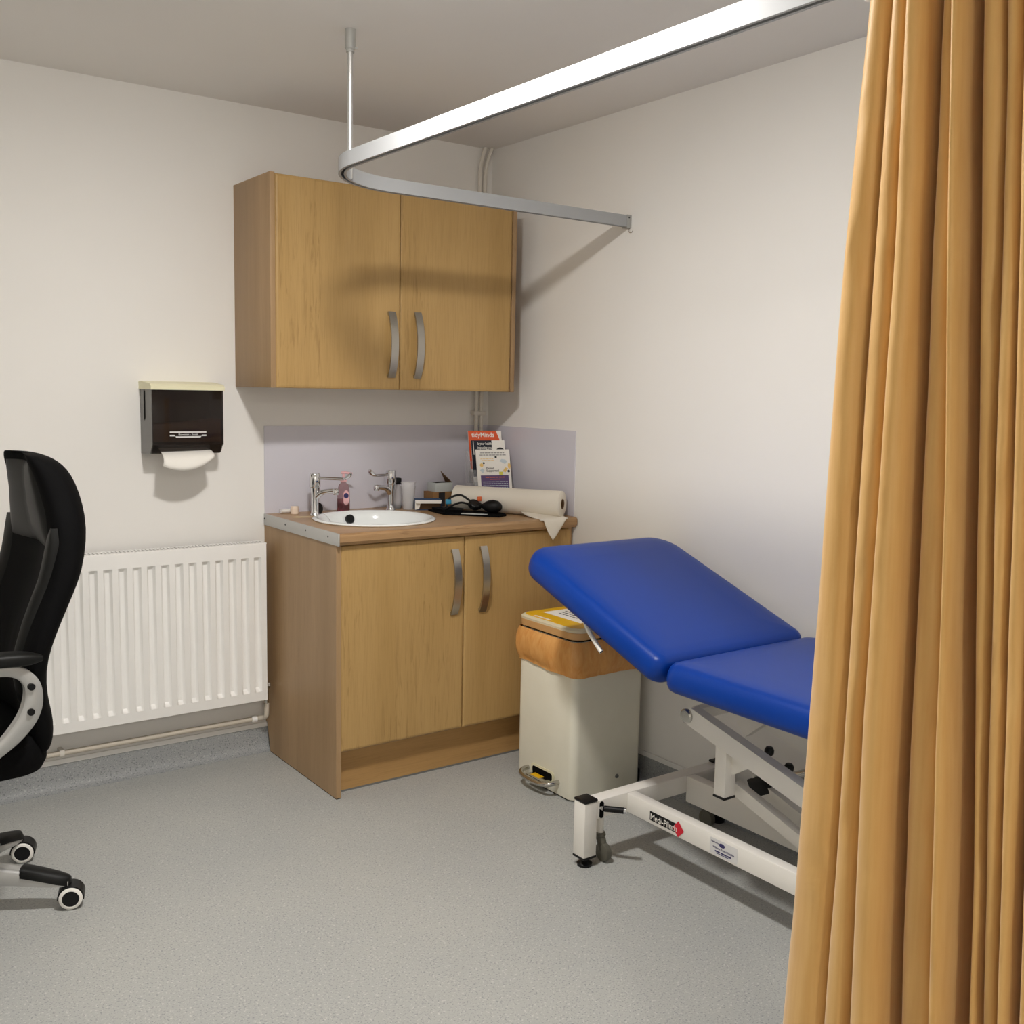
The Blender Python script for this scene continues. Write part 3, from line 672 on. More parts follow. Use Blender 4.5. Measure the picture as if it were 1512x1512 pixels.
# ================================================================== treatment couch
t = thing('treatment_couch', 'blue vinyl medical couch with raised backrest on white steel frame', 'couch', (-0.35, -2.0, 0))
def pad(L0, W, r, th, mx, name):
    """padded slab: plan rounded rectangle L0 x W, soft rolled edges"""
    bm = B(); rings = []
    prof = [(-0.050, -th/2), (-0.016, -th/2), (-0.006, -th*0.43), (-0.001, -th*0.28), (0.0, -th*0.08), (-0.002, th*0.12), (-0.007, th*0.29), (-0.016, th*0.41), (-0.030, th*0.475), (-0.060, th*0.515), (-0.11, th*0.54)]
    for ins, z in prof:
        out = []
        for k, (sx, sy) in enumerate(((1, 1), (-1, 1), (-1, -1), (1, -1))):
            rr = max(0.010, (r[1] if sx > 0 else r[0])+ins*0.9)
            for i in range(10):
                a = PI/2*k+PI/2*i/9; out.append((sx*(L0/2+ins-rr)+rr*math.cos(a), sy*(W/2+ins-rr)+rr*math.sin(a)))
        rings.append([bm.verts.new((x, y, z)) for x, y in out])
    n = len(rings[0])
    for A, C in zip(rings, rings[1:]):
        for i in range(n): bm.faces.new((A[i], A[(i+1) % n], C[(i+1) % n], C[i]))
    bm.faces.new(rings[0][::-1]); bm.faces.new(rings[-1])
    bmesh.ops.transform(bm, matrix=mx, verts=list(bm.verts))
    o = obj(name, bm, M_blue, t, True, 60); return o
CX = -0.352; CW = 0.608; TH = 0.078
# local x -> along the couch (+y direction), local y -> across (-x)
along = lambda ang: Matrix.Rotation(ang, 4, 'X') @ Matrix.Rotation(PI/2, 4, 'Z')
ba = math.radians(20.0); Lb = 0.665
hy, hz = -1.748, 0.656
mxb = Matrix.Translation((CX, hy+math.cos(ba)*Lb/2, hz+math.sin(ba)*Lb/2)) @ along(ba)
pb_ = pad(Lb, CW, (0.040, 0.095), TH, mxb, 'backrest'); pb_['label'] = 'raised blue backrest pad'
Ls = 1.12
ps = pad(Ls, CW, (0.07, 0.055), TH, Matrix.Translation((CX, -1.7495-Ls/2, 0.656)) @ along(0), 'seat_pad')
# stitched staples under backrest edge and white speck
bm = B(); add_tube(bm, [(CX-CW/2+0.10, hy-0.003, 0.620), (CX+CW/2-0.10, hy-0.003, 0.620)], 0.006, 8); obj('hinge_bar', bm, M_frame, t, True)
# frame under the pads
bm = B(); add_box(bm, -0.47, -0.44, -2.80, -1.70, 0.575, 0.617, 0.004); add_box(bm, -0.265, -0.235, -2.80, -1.70, 0.575, 0.617, 0.004); add_box(bm, -0.47, -0.235, -1.86, -1.82, 0.58, 0.612, 0.003); obj('upper_frame', bm, M_frame, t, True)
bm = B(); cb_, sb_ = math.cos(ba), math.sin(ba)
for x in (-0.455, -0.25):
    p0 = Vector((x, hy+0.02, hz-0.055)); add_sweep(bm, [p0, p0+Vector((0, cb_, sb_))*0.50], rect(0.028, 0.02), hint=Vector((0, 0, 1)))
obj('backrest_frame', bm, M_frame, t, True)
bm = B(); add_tube(bm, catmull([(-0.50, -1.36, 0.742), (-0.60, -1.395, 0.738), (-0.622, -1.412, 0.728), (-0.622, -1.428, 0.705), (-0.62, -1.455, 0.678), (-0.62, -1.483, 0.655)], 6), 0.0068, 12); lv = obj('release_lever', bm, M_frame, t, True)
bm = B(); add_tube(bm, [(-0.62, -1.482, 0.656), (-0.62, -1.4835, 0.6545)], 0.0045, 10); obj('lever_bore', bm, M_void, lv)
# base frame
ZT, ZB = 0.198, 0.138
def foot_end(yc, s, full=True):
    bm = B(); add_box(bm, -0.595, -0.072, yc-0.024, yc+0.024, ZB+0.004, ZT, 0.003); obj('cross_bar', bm, M_frame, t, True)
    for x0, x1 in ((-0.642, -0.594), (-0.074, -0.026)):
        bm = B(); add_box(bm, x0, x1, yc-0.026, yc+0.024, 0.032, 0.198, 0.003); p = obj('post', bm, M_frame, t, True)
        bm = B(); add_box(bm, x0-0.001, x1+0.001, yc-0.027, yc+0.025, 0.198, 0.206, 0.003); obj('end_cap', bm, M_black, p, True)
        cx0 = (x0+x1)/2
        bm = B(); add_box(bm, x0, x1, yc-0.026, yc+0.024, 0.026, 0.032); add_lathe(bm, [(0, 0), (0.022, 0), (0.023, 0.008), (0.012, 0.016), (0.009, 0.028), (0, 0.028)], (cx0, yc-0.003, 0), 18); obj('levelling_foot', bm, M_black, p, True)
    for cx0, dirx in ((-0.555, 1), (-0.113, -1)):
        bm = B(); add_tube(bm, [(cx0, yc+0.004, 0.142), (cx0, yc+0.004, 0.078)], 0.011, 12); st = obj('caster_stem', bm, M_frame, t, True)
        bm = B(); add_lathe(bm, [(0, 0.070), (0.014, 0.070), (0.018, 0.076), (0.016, 0.084), (0, 0.086)], (cx0, yc+0.004, 0), 18)
        add_tube(bm, [(cx0, yc+0.004, 0.074), (cx0, yc-0.004, 0.060), (cx0, yc-0.012, 0.036)], 0.014, 12); cf = obj('caster_fork', bm, M_caster, t, True)
        bm = B(); add_lathe(bm, [(0, -0.012), (0.020, -0.012), (0.027, -0.009), (0.0285, 0), (0.027, 0.009), (0.020, 0.012), (0, 0.012)], (0, 0, 0), 22, mx=Matrix.Translation((cx0, yc-0.014, 0.029)) @ Matrix.Rotation(PI/2, 4, 'Y')); obj('caster_wheel', bm, M_caster, cf, True)
        # wheel pedal with slot plate
        bm = B(); yq = yc-s*0.0245
        add_prism(bm, rrect(0.016, 0.052, 0.008, 5), (cx0-0.022*dirx, yq, 0.168), (1, 0, 0), (0, 0, 1), (0, -s*0.0015, 0)); obj('pedal_slot', bm, M_void, t)
        bm = B(); add_tube(bm, [(cx0-0.022*dirx, yq+s*0.002, 0.175), (cx0-0.022*dirx, yq-s*0.014, 0.176)], 0.0085, 12); pq = obj('pedal_shaft', bm, M_chrome, t, True)
        bm = B(); add_tube(bm, [(cx0-0.022*dirx, yq-s*0.014, 0.176), (cx0-0.022*dirx+0.036*dirx, yq-s*0.058, 0.177)], 0.0092, 14); obj('pedal_grip', bm, M_rubber, pq, True)
        bm = B(); add_tube(bm, [(cx0+0.014*dirx, yq-s*0.058, 0.177), (cx0+0.019*dirx, yq-s*0.064, 0.177)], 0.0095, 14); obj('pedal_cap', bm, M_chrome, pq, True)
foot_end(-1.432, 1); foot_end(-2.70, -1)
bm = B(); add_box(bm, -0.476, -0.441, -2.676, -1.456, ZB, ZT-0.001, 0.003); rl = obj('base_rail', bm, M_frame, t, True)
bm = B(); add_box(bm, -0.226, -0.190, -2.676, -1.456, ZB-0.024, ZT-0.001, 0.003); obj('base_rail', bm, M_frame, t, True)
NXR = -0.4764
rl2 = decal('maker_plate', [R4(0, 0.108, -0.0135, 0.0135)], (NXR, -1.556, 0.163), (0, -1, 0), (0, 0, 1), M_black, rl); rl2['label'] = 'black maker plate'
decal('maker_diamond', [[(0.094, 0), (0.116, -0.024), (0.138, 0), (0.116, 0.024)]], (NXR-0.0005, -1.556, 0.163), (0, -1, 0), (0, 0, 1), M_red, rl)
text('lettering', 'Medi-Plinth', 0.0262, (NXR-0.0018, -1.5595, 0.1610), (0, -1, 0), (0, 0, 1), M_paper, rl, 'LEFT', squeeze=0.90)
decal('service_label', [rrect(0.098, 0.044, 0.004, 4)], (NXR, -1.842, 0.166), (0, -1, 0), (0, 0, 1), M_silverlabel, rl)
decal('label_logo', [disc2(-0.006, 0.010, 0.0105, 20, 0.55)], (NXR-0.0005, -1.842, 0.166), (0, -1, 0), (0, 0, 1), M_blueink, rl)
text('lettering', 'Supplied by', 0.006, (NXR-0.0006, -1.797, 0.178), (0, -1, 0), (0, 0, 1), M_blueink, rl, 'LEFT')
text('lettering', 'Williams Medical Supplies', 0.0082, (NXR-0.0006, -1.842, 0.164), (0, -1, 0), (0, 0, 1), M_blueink, rl, 'CENTER', squeeze=0.9)
decal('label_lines', [R4(-0.030, -0.012, -0.0135, -0.0095), R4(-0.009, 0.012, -0.0135, -0.0095), R4(0.014, 0.028, -0.0135, -0.0095), R4(-0.026, 0.020, -0.0175, -0.0155)], (NXR-0.0005, -1.842, 0.166), (0, -1, 0), (0, 0, 1), M_blueink, rl)
# lifting linkage
def bar(name, pts, a, b, hint=(1, 0, 0), par=None, mt=None):
    bm = B(); add_sweep(bm, pts, rect(a, b), hint=Vector(hint)); return obj(name, bm, mt or M_frame, par or t, True, 30)
for xa in (-0.425, -0.205):
    la = bar('lift_arm', [(xa, -1.660, 0.484), (xa, -2.02, 0.392), (xa, -2.50, 0.268)], 0.052, 0.034)
    bm = B(); add_lathe(bm, [(0, 0), (0.021, 0), (0.021, 0.006), (0.017, 0.010), (0, 0.011)], (0, 0, 0), 22, mx=Matrix.Translation((xa-0.017, -1.655, 0.484)) @ Matrix.Rotation(-PI/2, 4, 'Y')); obj('pivot_cap', bm, M_dullchrome, la, True)
box('arm_tie', M_frame, t, -0.408, -0.222, -1.672, -1.640, 0.470, 0.503, bev=0.003)
hp = box('drop_post', M_frame, t, -0.430, -0.388, -1.795, -1.755, 0.285, 0.425, bev=0.002)
box('post_cap', M_black, hp, -0.431, -0.387, -1.796, -1.754, 0.279, 0.285)
bm = B(); add_prism(bm, [(0, 0), (0.0, 0.085), (0.075, 0.05)], (-0.406, -1.795, 0.345), (0, -1, 0), (0, 0, 1), (0.006, 0, 0)); obj('gusset', bm, M_frame, t)
for xa in (-0.345, -0.265):
    bar('lower_arm', [(xa, -1.760, 0.290), (xa, -1.95, 0.232), (xa, -2.20, 0.158)], 0.036, 0.028)
bar('strut', [(-0.24, -1.69, 0.42), (-0.24, -1.86, 0.565)], 0.05, 0.03, par=t)
box('strut_bracket', M_frame, t, -0.35, -0.31, -1.735, -1.690, 0.50, 0.60, bev=0.002)
for y, z in ((-1.835, 0.407), (-1.905, 0.381)):
    bm = B(); add_lathe(bm, [(0, -0.014), (0.009, -0.012), (0.0135, -0.004), (0.0135, 0.004), (0.009, 0.012), (0, 0.014)], (-0.30, y, z), 16); k = obj('knob', bm, M_black, t, True)
    bm = B(); add_tube(bm, [(-0.30, y, z), (-0.285, y, z-0.012)], 0.004, 8); obj('knob_stem', bm, M_dullchrome, k, True)
bm = B(); add_box(bm, -0.03, 0.03, -0.035, 0.035, -0.028, 0.028, 0.004); bmesh.ops.transform(bm, matrix=Matrix.Translation((-0.25, -1.785, 0.283)) @ Matrix.Rotation(math.radians(-30), 4, 'X'), verts=list(bm.verts)); obj('pump_housing', bm, M_black, t, True)
bm = B(); add_tube(bm, [(-0.25, -1.81, 0.30), (-0.25, -2.0, 0.40), (-0.25, -2.2, 0.50)], 0.013, 12); obj('hydraulic_ram', bm, M_dullchrome, t, True)

# ================================================================== office chair
OX, OY = -2.2, -0.71
t = thing('office_chair', 'black leather high-back swivel chair with silver arms and base', 'chair', (OX, OY, 0))
phi = math.radians(4); UU = Vector((math.cos(phi), math.sin(phi), 0)); VV = Vector((math.sin(phi), -math.cos(phi), 0))   # backward, toward near arm
def cl(b, v, z): return Vector((OX, OY, 0))+UU*b+VV*v+Vector((0, 0, z))
brow = [(0.440, .205, .02, .20), (0.449, .225, .045, .225), (0.470, .234, .066, .240), (0.50, .237, .078, .250), (0.54, .234, .080, .256), (0.59, .222, .080, .26), (0.66, .220, .082, .262), (0.72, .236, .088, .262), (0.78, .264, .096, .256), (0.85, .300, .104, .246), (0.90, .324, .108, .238), (0.98, .342, .112, .222), (1.04, .344, .114, .206), (1.10, .336, .112, .176), (1.145, .320, .106, .160), (1.172, .300, .094, .148), (1.188, .278, .074, .134), (1.199, .252, .045, .115), (1.202, .232, .02, .09)]
def bsec(b, th, hw, n=40, front=1.0):
    """closed section in (b, v): rear bulge, bolstered sides curving forward"""
    out = []
    for i in range(n):
        a = 2*PI*i/n; c, s = math.cos(a), math.sin(a)
        e = 0.55
        v = hw*math.copysign(abs(s)**e, s); q = th/2*math.copysign(abs(c)**0.75, c)
        fwd = -0.024*(v/hw)**2
        if c < 0: q += 0.022*max(0, 1-abs(v/hw)*1.35)     # hollow of the front between the bolsters
        out.append((b-th/2+q+fwd+0.020, v))
    return out
bm = B(); rings = []
for z, b, th, hw in brow: rings.append([bm.verts.new(cl(p, v, z)) for p, v in bsec(b, th, hw)])
nn = len(rings[0])
for A, C in zip(rings, rings[1:]):
    for i in range(nn): bm.faces.new((A[i], A[(i+1) % nn], C[(i+1) % nn], C[i]))
bm.faces.new(rings[0][::-1]); bm.faces.new(rings[-1])
bk_ = obj('backrest', bm, M_mesh, t, True, 60); md = bk_.modifiers.new('s', 'SUBSURF'); md.levels = 1; md.render_levels = 1
# leather front bolsters and headrest saddle
def interp(z):
    for (z0, b0, t0, h0), (z1, b1, t1, h1) in zip(brow, brow[1:]):
        if z0 <= z <= z1:
            f = (z-z0)/(z1-z0); return b0+(b1-b0)*f, t0+(t1-t0)*f, h0+(h1-h0)*f
    return brow[-1][1:]
def front_pad(name, z0, z1, v0, v1, th, mt, n=14, m_=10, rel=False):
    bm = B(); top = []; bot = []
    for j in range(n+1):
        z = z0+(z1-z0)*j/n; b, tk, hw = interp(z); ra = []; rb = []
        for i in range(m_+1):
            v = (v0+(v1-v0)*i/m_)*(hw if rel else 1.0); vv = max(-hw*0.97, min(hw*0.97, v))
            e = math.sin(PI*i/m_)**0.5*math.sin(PI*j/n)**0.4
            surf = b-tk+0.020-0.024*(vv/hw)**2+0.022*max(0, 1-abs(vv/hw)*1.35)+0.018
            ra.append(bm.verts.new(cl(surf-0.003-th*e, vv, z))); rb.append(bm.verts.new(cl(surf+0.012, vv, z)))
        top.append(ra); bot.append(rb)
    for g in (top, bot):
        for A, C in zip(g, g[1:]):
            for i in range(m_): bm.faces.new((A[i], A[i+1], C[i+1], C[i]))
    for g0, g1 in ((top[0], bot[0]), (top[-1], bot[-1]), ([r[0] for r in top], [r[0] for r in bot]), ([r[-1] for r in top], [r[-1] for r in bot])):
        for i in range(len(g0)-1): bm.faces.new((g0[i], g0[i+1], g1[i+1], g1[i]))
    return obj(name, bm, mt, t, True, 60)
hr = front_pad('headrest', 0.955, 1.190, -0.80, 0.80, 0.044, M_leather, 18, 18, True); hr['label'] = 'padded leather headrest'
for s in (-1, 1): front_pad('side_bolster', 0.56, 1.02, 0.145*s, 0.215*s, 0.022, M_leather)
front_pad('back_cushion', 0.50, 0.95, -0.135, 0.135, 0.018, M_mesh)
# seat
bm = B(); rings = []
for ins, z in ((-0.06, 0.405), (-0.012, 0.412), (0, 0.435), (0.0, 0.475), (-0.012, 0.505), (-0.05, 0.522), (-0.12, 0.526)):
    rings.append([bm.verts.new(cl(x-0.03, y, z)) for x, y in rrect(0.50+2*ins, 0.52+2*ins, max(0.03, 0.09+ins), 7)])
nn = len(rings[0])
for A, C in zip(rings, rings[1:]):
    for i in range(nn): bm.faces.new((A[i], A[(i+1) % nn], C[(i+1) % nn], C[i]))
bm.faces.new(rings[0][::-1]); bm.faces.new(rings[-1])
obj('seat', bm, M_mesh, t, True, 50)
# arms
for s in (1, -1):
    v = 0.292*s
    key = [(-0.20, 0.702), (-0.05, 0.702), (0.08, 0.700), (0.130, 0.690), (0.158, 0.660), (0.162, 0.620), (0.150, 0.580), (0.120, 0.540), (0.082, 0.507), (0.025, 0.470), (-0.04, 0.432), (-0.09, 0.412)]
    pts = catmull([cl(b, v, z) for b, z in key], 6)
    bm = B(); sc_ = []
    wd = []
    for i in range(len(pts)):
        f = i/(len(pts)-1); wd.append(0.48+0.42*math.exp(-((f-0.52)/0.22)**2))
    add_sweep(bm, pts, [(-0.024, -0.014), (-0.018, -0.019), (0.018, -0.019), (0.024, -0.014), (0.024, 0.014), (0.018, 0.019), (-0.018, 0.019), (-0.024, 0.014)], hint=VV, scale=wd)
    ar = obj('arm_frame', bm, M_silver, t, True, 40)
    for b, z in ((0.159, 0.654), (0.156, 0.592)):
        bm = B(); c0 = cl(b-0.004, v+s*0.012, z); add_tube(bm, [c0, c0+VV*s*0.011], 0.0085, 14); obj('bolt_cap', bm, M_black, ar, True)
    bm = B(); n = 16; A = []
    for i in range(n+1):
        f = i/n; A.append(cl(-0.24+0.425*f, v, 0.722+0.006*math.sin(PI*f)-0.010*max(0, f-0.8)*5*0.4))
    add_sweep(bm, A, [(0.030*math.copysign(abs(math.cos(a))**0.6, math.cos(a)), 0.017*math.copysign(abs(math.sin(a))**0.7, math.sin(a))) for a in [2*PI*i/18 for i in range(18)]], hint=Vector((0, 0, 1)), scale=[0.45]+[0.85]+[1.0]*(n-3)+[0.85]+[0.45]); obj('arm_pad', bm, M_leather, t, True, 60)
bm = B(); add_lathe(bm, [(0, 0.405), (0.09, 0.405), (0.09, 0.375), (0.035, 0.36), (0.026, 0.35), (0.026, 0.22), (0.034, 0.215), (0.034, 0.11), (0, 0.11)], (OX, OY, 0), 24); obj('gas_lift', bm, M_black, t, True, 40)
bm = B(); add_lathe(bm, [(0, 0.075), (0.045, 0.075), (0.052, 0.09), (0.050, 0.135), (0.036, 0.15), (0, 0.15)], (OX, OY, 0), 30); obj('base_hub', bm, M_silver, t, True)
for k in range(5):
    a = math.radians(-28+72*k); d = Vector((math.cos(a), math.sin(a), 0)); q = Vector((-d.y, d.x, 0)); o = Vector((OX, OY, 0))
    bm = B(); rings = []
    for r_, zt, zb, hw in ((0.03, 0.140, 0.078, 0.034), (0.12, 0.128, 0.082, 0.028), (0.20, 0.112, 0.074, 0.025), (0.27, 0.093, 0.066, 0.0235), (0.300, 0.084, 0.064, 0.021), (0.318, 0.078, 0.064, 0.013)):
        rings.append([bm.verts.new(o+d*r_+q*(hw*u)+Vector((0, 0, zb+(zt-zb)*w2))) for u, w2 in ((-1, 0), (-1, 0.7), (-0.75, 0.95), (-0.3, 1.0), (0.3, 1.0), (0.75, 0.95), (1, 0.7), (1, 0))])
    for A, C in zip(rings, rings[1:]):
        for i in range(8): bm.faces.new((A[i], A[(i+1) % 8], C[(i+1) % 8], C[i]))
    bm.faces.new(rings[0][::-1]); bm.faces.new(rings[-1]); lg = obj('base_leg', bm, M_silver, t, True, 50)
    bm = B(); rings = []
    for r_, zt, hw in ((0.198, 0.116, 0.022), (0.203, 0.120, 0.0275), (0.25, 0.1085, 0.0262), (0.29, 0.0965, 0.0235), (0.312, 0.0895, 0.018), (0.322, 0.0845, 0.008)):
        rings.append([bm.verts.new(o+d*r_+q*(hw*u)+Vector((0, 0, zt-0.040*w2))) for u, w2 in ((-1, 0.62), (-1, 0.35), (-0.72, 0.1), (-0.3, 0.0), (0.3, 0.0), (0.72, 0.1), (1, 0.35), (1, 0.62))])
    for A, C in zip(rings, rings[1:]):
        for i in range(8): bm.faces.new((A[i], A[(i+1) % 8], C[(i+1) % 8], C[i]))
    bm.faces.new(rings[0][::-1]); bm.faces.new(rings[-1]); obj('foot_pad', bm, M_leather, lg, True, 50)
    # twin-wheel caster, trailing to the right of the picture
    c0 = o+d*0.305; tr = Vector((0.80, -0.25, 0)).normalized(); ax = Vector((-tr.y, tr.x, 0)); wc = c0+tr*0.016+Vector((0, 0, 0.031))
    bm = B(); add_tube(bm, [c0+Vector((0, 0, 0.07)), c0+Vector((0, 0, 0.035))], 0.006, 8)
    q2 = Matrix((tr, Vector((0, 0, 1)), ax)).transposed().to_4x4(); q2.translation = wc
    arc = [(0.0335*math.cos(math.radians(x)), 0.0335*math.sin(math.radians(x))) for x in range(-10, 200, 15)]+[(0, -0.004)]
    b2 = B(); add_prism(b2, arc, (0, 0, -0.023), (1, 0, 0), (0, 1, 0), (0, 0, 0.046)); merge(bm, b2, q2); cst = obj('caster_hood', bm, M_black, t, True, 40)
    for s in (1, -1):
        mw = Matrix.Translation(wc+ax*0.0165*s) @ (ax*s).to_track_quat('Z', 'Y').to_matrix().to_4x4()
        bm = B(); add_lathe(bm, [(0, -0.011), (0.028, -0.011), (0.031, -0.007), (0.031, 0.005), (0.027, 0.0095), (0.0, 0.0095)], (0, 0, 0), 28, mx=mw); wh = obj('wheel', bm, M_black, cst, True, 40)
        bm = B(); add_lathe(bm, [(0.0215, 0.0085), (0.0215, 0.0115), (0.0272, 0.0110), (0.0298, 0.0075), (0.0290, 0.006), (0.0215, 0.0085)], (0, 0, 0), 32, mx=mw)
        ro = obj('wheel_ring', bm, M_hood, cst, True, 60); ro['label'] = 'white caster ring'

# ================================================================== things on the worktop
# soap
sx, sy = -0.716, -0.068
t = thing('soap_bottle', 'clear pump bottle of red hand soap between the taps', 'soap bottle', (sx, sy, ZC))
prof = [(0, 0.0), (0.023, 0.0), (0.0255, 0.004), (0.0255, 0.060), (0.024, 0.085), (0.019, 0.103), (0.011, 0.110), (0.010, 0.118), (0, 0.118)]
bm = B(); add_lathe(bm, prof, (sx, sy, ZC+0.0003), 28, 1.0, 0.72); obj('bottle', bm, M_soapclear, t, True, 50)
bm = B(); add_lathe(bm, [(0, 0.002), (0.022, 0.002), (0.0240, 0.006), (0.0240, 0.050), (0, 0.050)], (sx, sy, ZC+0.0003), 28, 1.0, 0.70); obj('liquid', bm, M_soap, t, True, 50)
bm = B(); add_lathe(bm, [(0, 0.117), (0.0125, 0.117), (0.0125, 0.129), (0.005, 0.131), (0.004, 0.146), (0, 0.146)], (sx, sy, ZC), 18); add_tube(bm, [(sx-0.010, sy, ZC+0.150), (sx+0.004, sy-0.004, ZC+0.151), (sx+0.030, sy-0.014, ZC+0.146)], 0.0048, 10); pu = obj('pump', bm, M_pink, t, True, 50)
rv = Vector((0.93, -0.37, 0)); nv = Vector((-0.37, -0.93, 0)); lo = Vector((sx, sy, ZC+0.055))+Vector((0.0015, -0.0192, 0))
bm = B(); add_prism(bm, disc2(0.0, 0.0, 0.0125, 24, 2.3), lo+nv*0.0012, rv, (0, 0, 1), nv*0.0006); lb = obj('label', bm, M_pink, t)
bm = B(); add_prism(bm, disc2(0.0, 0.008, 0.0095, 20, 1.1), lo+nv*0.0020, rv, (0, 0, 1), nv*0.0004); obj('label_emblem', bm, M_blueink, lb)
# black sink plug leaning behind the left tap
bm = B(); add_lathe(bm, [(0, -0.006), (0.018, -0.006), (0.022, -0.003), (0.022, 0.003), (0.016, 0.006), (0, 0.007)], (0, 0, 0), 24, mx=Matrix.Translation((-0.836, -0.098, ZC+0.0215)) @ Matrix.Rotation(math.radians(80), 4, 'X') @ Matrix.Rotation(math.radians(20), 4, 'Y'))
tag(obj('sink_plug', bm, M_rubber, None, True), 'round black rubber plug standing behind the left tap', 'sink plug')
# pen-like tube with purple cap and tape roll
t = thing('sample_tube', 'clear sample tube with purple cap lying at the worktop end', 'tube', (-0.925, -0.022, ZC))
bm = B(); add_tube(bm, [(-0.957, -0.022, ZC+0.0088), (-0.905, -0.024, ZC+0.0088)], 0.0085, 16); obj('tube', bm, M_clear, t, True)
bm = B(); add_tube(bm, [(-0.950, -0.022, ZC+0.0092), (-0.912, -0.024, ZC+0.0092)], 0.0072, 14); obj('paper_label', bm, M_paper, t, True)
bm = B(); add_tube(bm, [(-0.905, -0.024, ZC+0.0098), (-0.884, -0.025, ZC+0.0098)], 0.0096, 16); obj('cap', bm, M_purplecap, t, True)
t = thing('tape_roll', 'small cream roll of surgical tape in front of the purple capped tube', 'tape', (-0.911, -0.052, ZC))
bm = B(); add_lathe(bm, [(0.007, 0.0004), (0.0145, 0.0004), (0.015, 0.003), (0.015, 0.026), (0.0145, 0.028), (0.007, 0.028), (0.007, 0.0004)], (-0.911, -0.052, ZC), 24); obj('tape', bm, M_tape, t, True, 50)
bm = B(); add_lathe(bm, [(0.0062, 0.0003), (0.0071, 0.0003), (0.0071, 0.0275), (0.0062, 0.0275), (0.0062, 0.0003)], (-0.911, -0.052, ZC), 20); obj('core', bm, M_paper, t, True, 50)
bm = B(); pr = [( -0.93+0.034*math.cos(2*PI*i/26)*(1+0.25*noise.noise(Vector((i*1.3, 0, 0)))), -0.158+0.020*math.sin(2*PI*i/26)*(1+0.3*noise.noise(Vector((i*1.1, 4, 0))))) for i in range(26)]
add_prism(bm, pr, (0, 0, ZC+0.0003), (1, 0, 0), (0, 1, 0), (0, 0, 0.0005)); tag(obj('limescale_stain', bm, M_limescale), 'pale dried stain on the worktop in front of the tape roll', 'stain')
# clear bottle with black cap
cx0, cy0 = -0.476, -0.062
t = thing('small_bottle', 'small clear bottle with square black cap behind the right tap', 'bottle', (cx0, cy0, ZC))
bm = B(); add_lathe(bm, [(0, 0.0), (0.016, 0.0), (0.018, 0.003), (0.018, 0.075), (0.014, 0.09), (0.009, 0.096), (0, 0.096)], (cx0, cy0, ZC+0.0003), 20); obj('bottle', bm, M_clear, t, True, 50)
bm = B(); add_lathe(bm, [(0, 0.001), (0.0155, 0.001), (0.0165, 0.004), (0.0165, 0.012), (0, 0.012)], (cx0, cy0, ZC+0.0003), 20); obj('liquid', bm, M_navy, t, True, 50)
box('cap', M_black, t, cx0-0.013, cx0+0.013, cy0-0.013, cy0+0.013, ZC+0.096, ZC+0.122, bev=0.003)
# two clear cups, one standing in the other
def cup(x, y, z, r, h, label):
    t = thing('plastic_cup', label, 'cup', (x, y, z), 'clear plastic cups')
    bm = B(); r1 = r*0.74
    add_lathe(bm, [(0, 0.0003), (r1, 0.0003), (r, h-0.003), (r+0.0012, h), (r-0.0012, h), (r1-0.0014, 0.002), (0, 0.002)], (x, y, z), 28); obj('cup_wall', bm, M_clear, t, True, 50)
cup(-0.458, -0.118, ZC+0.0003, 0.029, 0.092, 'outer clear plastic cup standing beside the right tap')
cup(-0.458, -0.118, ZC+0.012, 0.0292, 0.096, 'inner clear plastic cup nested in the cup beside the right tap')
# boxes
def open_carton(name, label, c, w, d, h, rz, outer, inner, flap, group=None):
    t = thing(name, label, 'box', (c[0], c[1], c[2]), group); mx = Matrix.Translation(c) @ Matrix.Rotation(rz, 4, 'Z'); e = 0.0012
    bm = B(); b2 = B()
    add_box(b2, -w/2, w/2, -d/2, d/2, 0.0003, e); add_box(b2, -w/2, w/2, -d/2, d/2, h-e, h)
    add_box(b2, -w/2, w/2, d/2-e, d/2, e, h-e); add_box(b2, -w/2, -w/2+e, -d/2, d/2, e, h-e); add_box(b2, w/2-e, w/2, -d/2, d/2, e, h-e)
    merge(bm, b2, mx); obj('carton', bm, outer, t)
    bm = B(); b2 = B(); add_box(b2, -w/2+e, w/2-e, -d/2+0.02, d/2-e, e, h-e); merge(bm, b2, mx); obj('contents', bm, inner, t)
    bm = B(); b2 = B()
    v0 = [(-w/2, -d/2, h), (w/2, -d/2, h), (w/2-0.004, -d/2-0.016, h-0.010), (-w/2+0.004, -d/2-0.016, h-0.010)]
    lo = [b2.verts.new(v) for v in v0]; hi = [b2.verts.new((v[0], v[1]-0.0006, v[2]-0.001)) for v in v0]
    b2.faces.new(lo); b2.faces.new(hi[::-1])
    for i in range(4): b2.faces.new((lo[i], hi[i], hi[(i+1) % 4], lo[(i+1) % 4]))
    merge(bm, b2, mx); obj('flap', bm, flap, t)
    bm = B(); b2 = B(); add_prism(b2, [(-w/2, 0.002), (-w/2, h-0.002), (-w/2+0.022, h-0.012), (-w/2+0.016, 0.006)], (0, -d/2-0.001, 0), (1, 0, 0), (0, 0, 1), (0, -0.001, 0)); merge(bm, b2, mx); obj('side_flap', bm, flap, t)
    return t, mx
open_carton('medicine_box', 'open blue and white carton on the worktop next to the cups', (-0.385, -0.145, ZC), 0.105, 0.075, 0.040, math.radians(-26), M_bluebox, M_card, M_paper)
bx, by = -0.275, -0.062
t = thing('card_box', 'tan cardboard box under the pale carton by the wall', 'box', (bx, by, ZC))
box('carton', M_brownbox, t, bx-0.055, bx+0.055, by-0.038, by+0.038, ZC+0.0003, ZC+0.060, bev=0.0008)
decal('dark_band', [R4(-0.030, 0.000, 0.002, 0.059)], (bx, by-0.0384, ZC), (1, 0, 0), (0, 0, 1), M_ink, t)
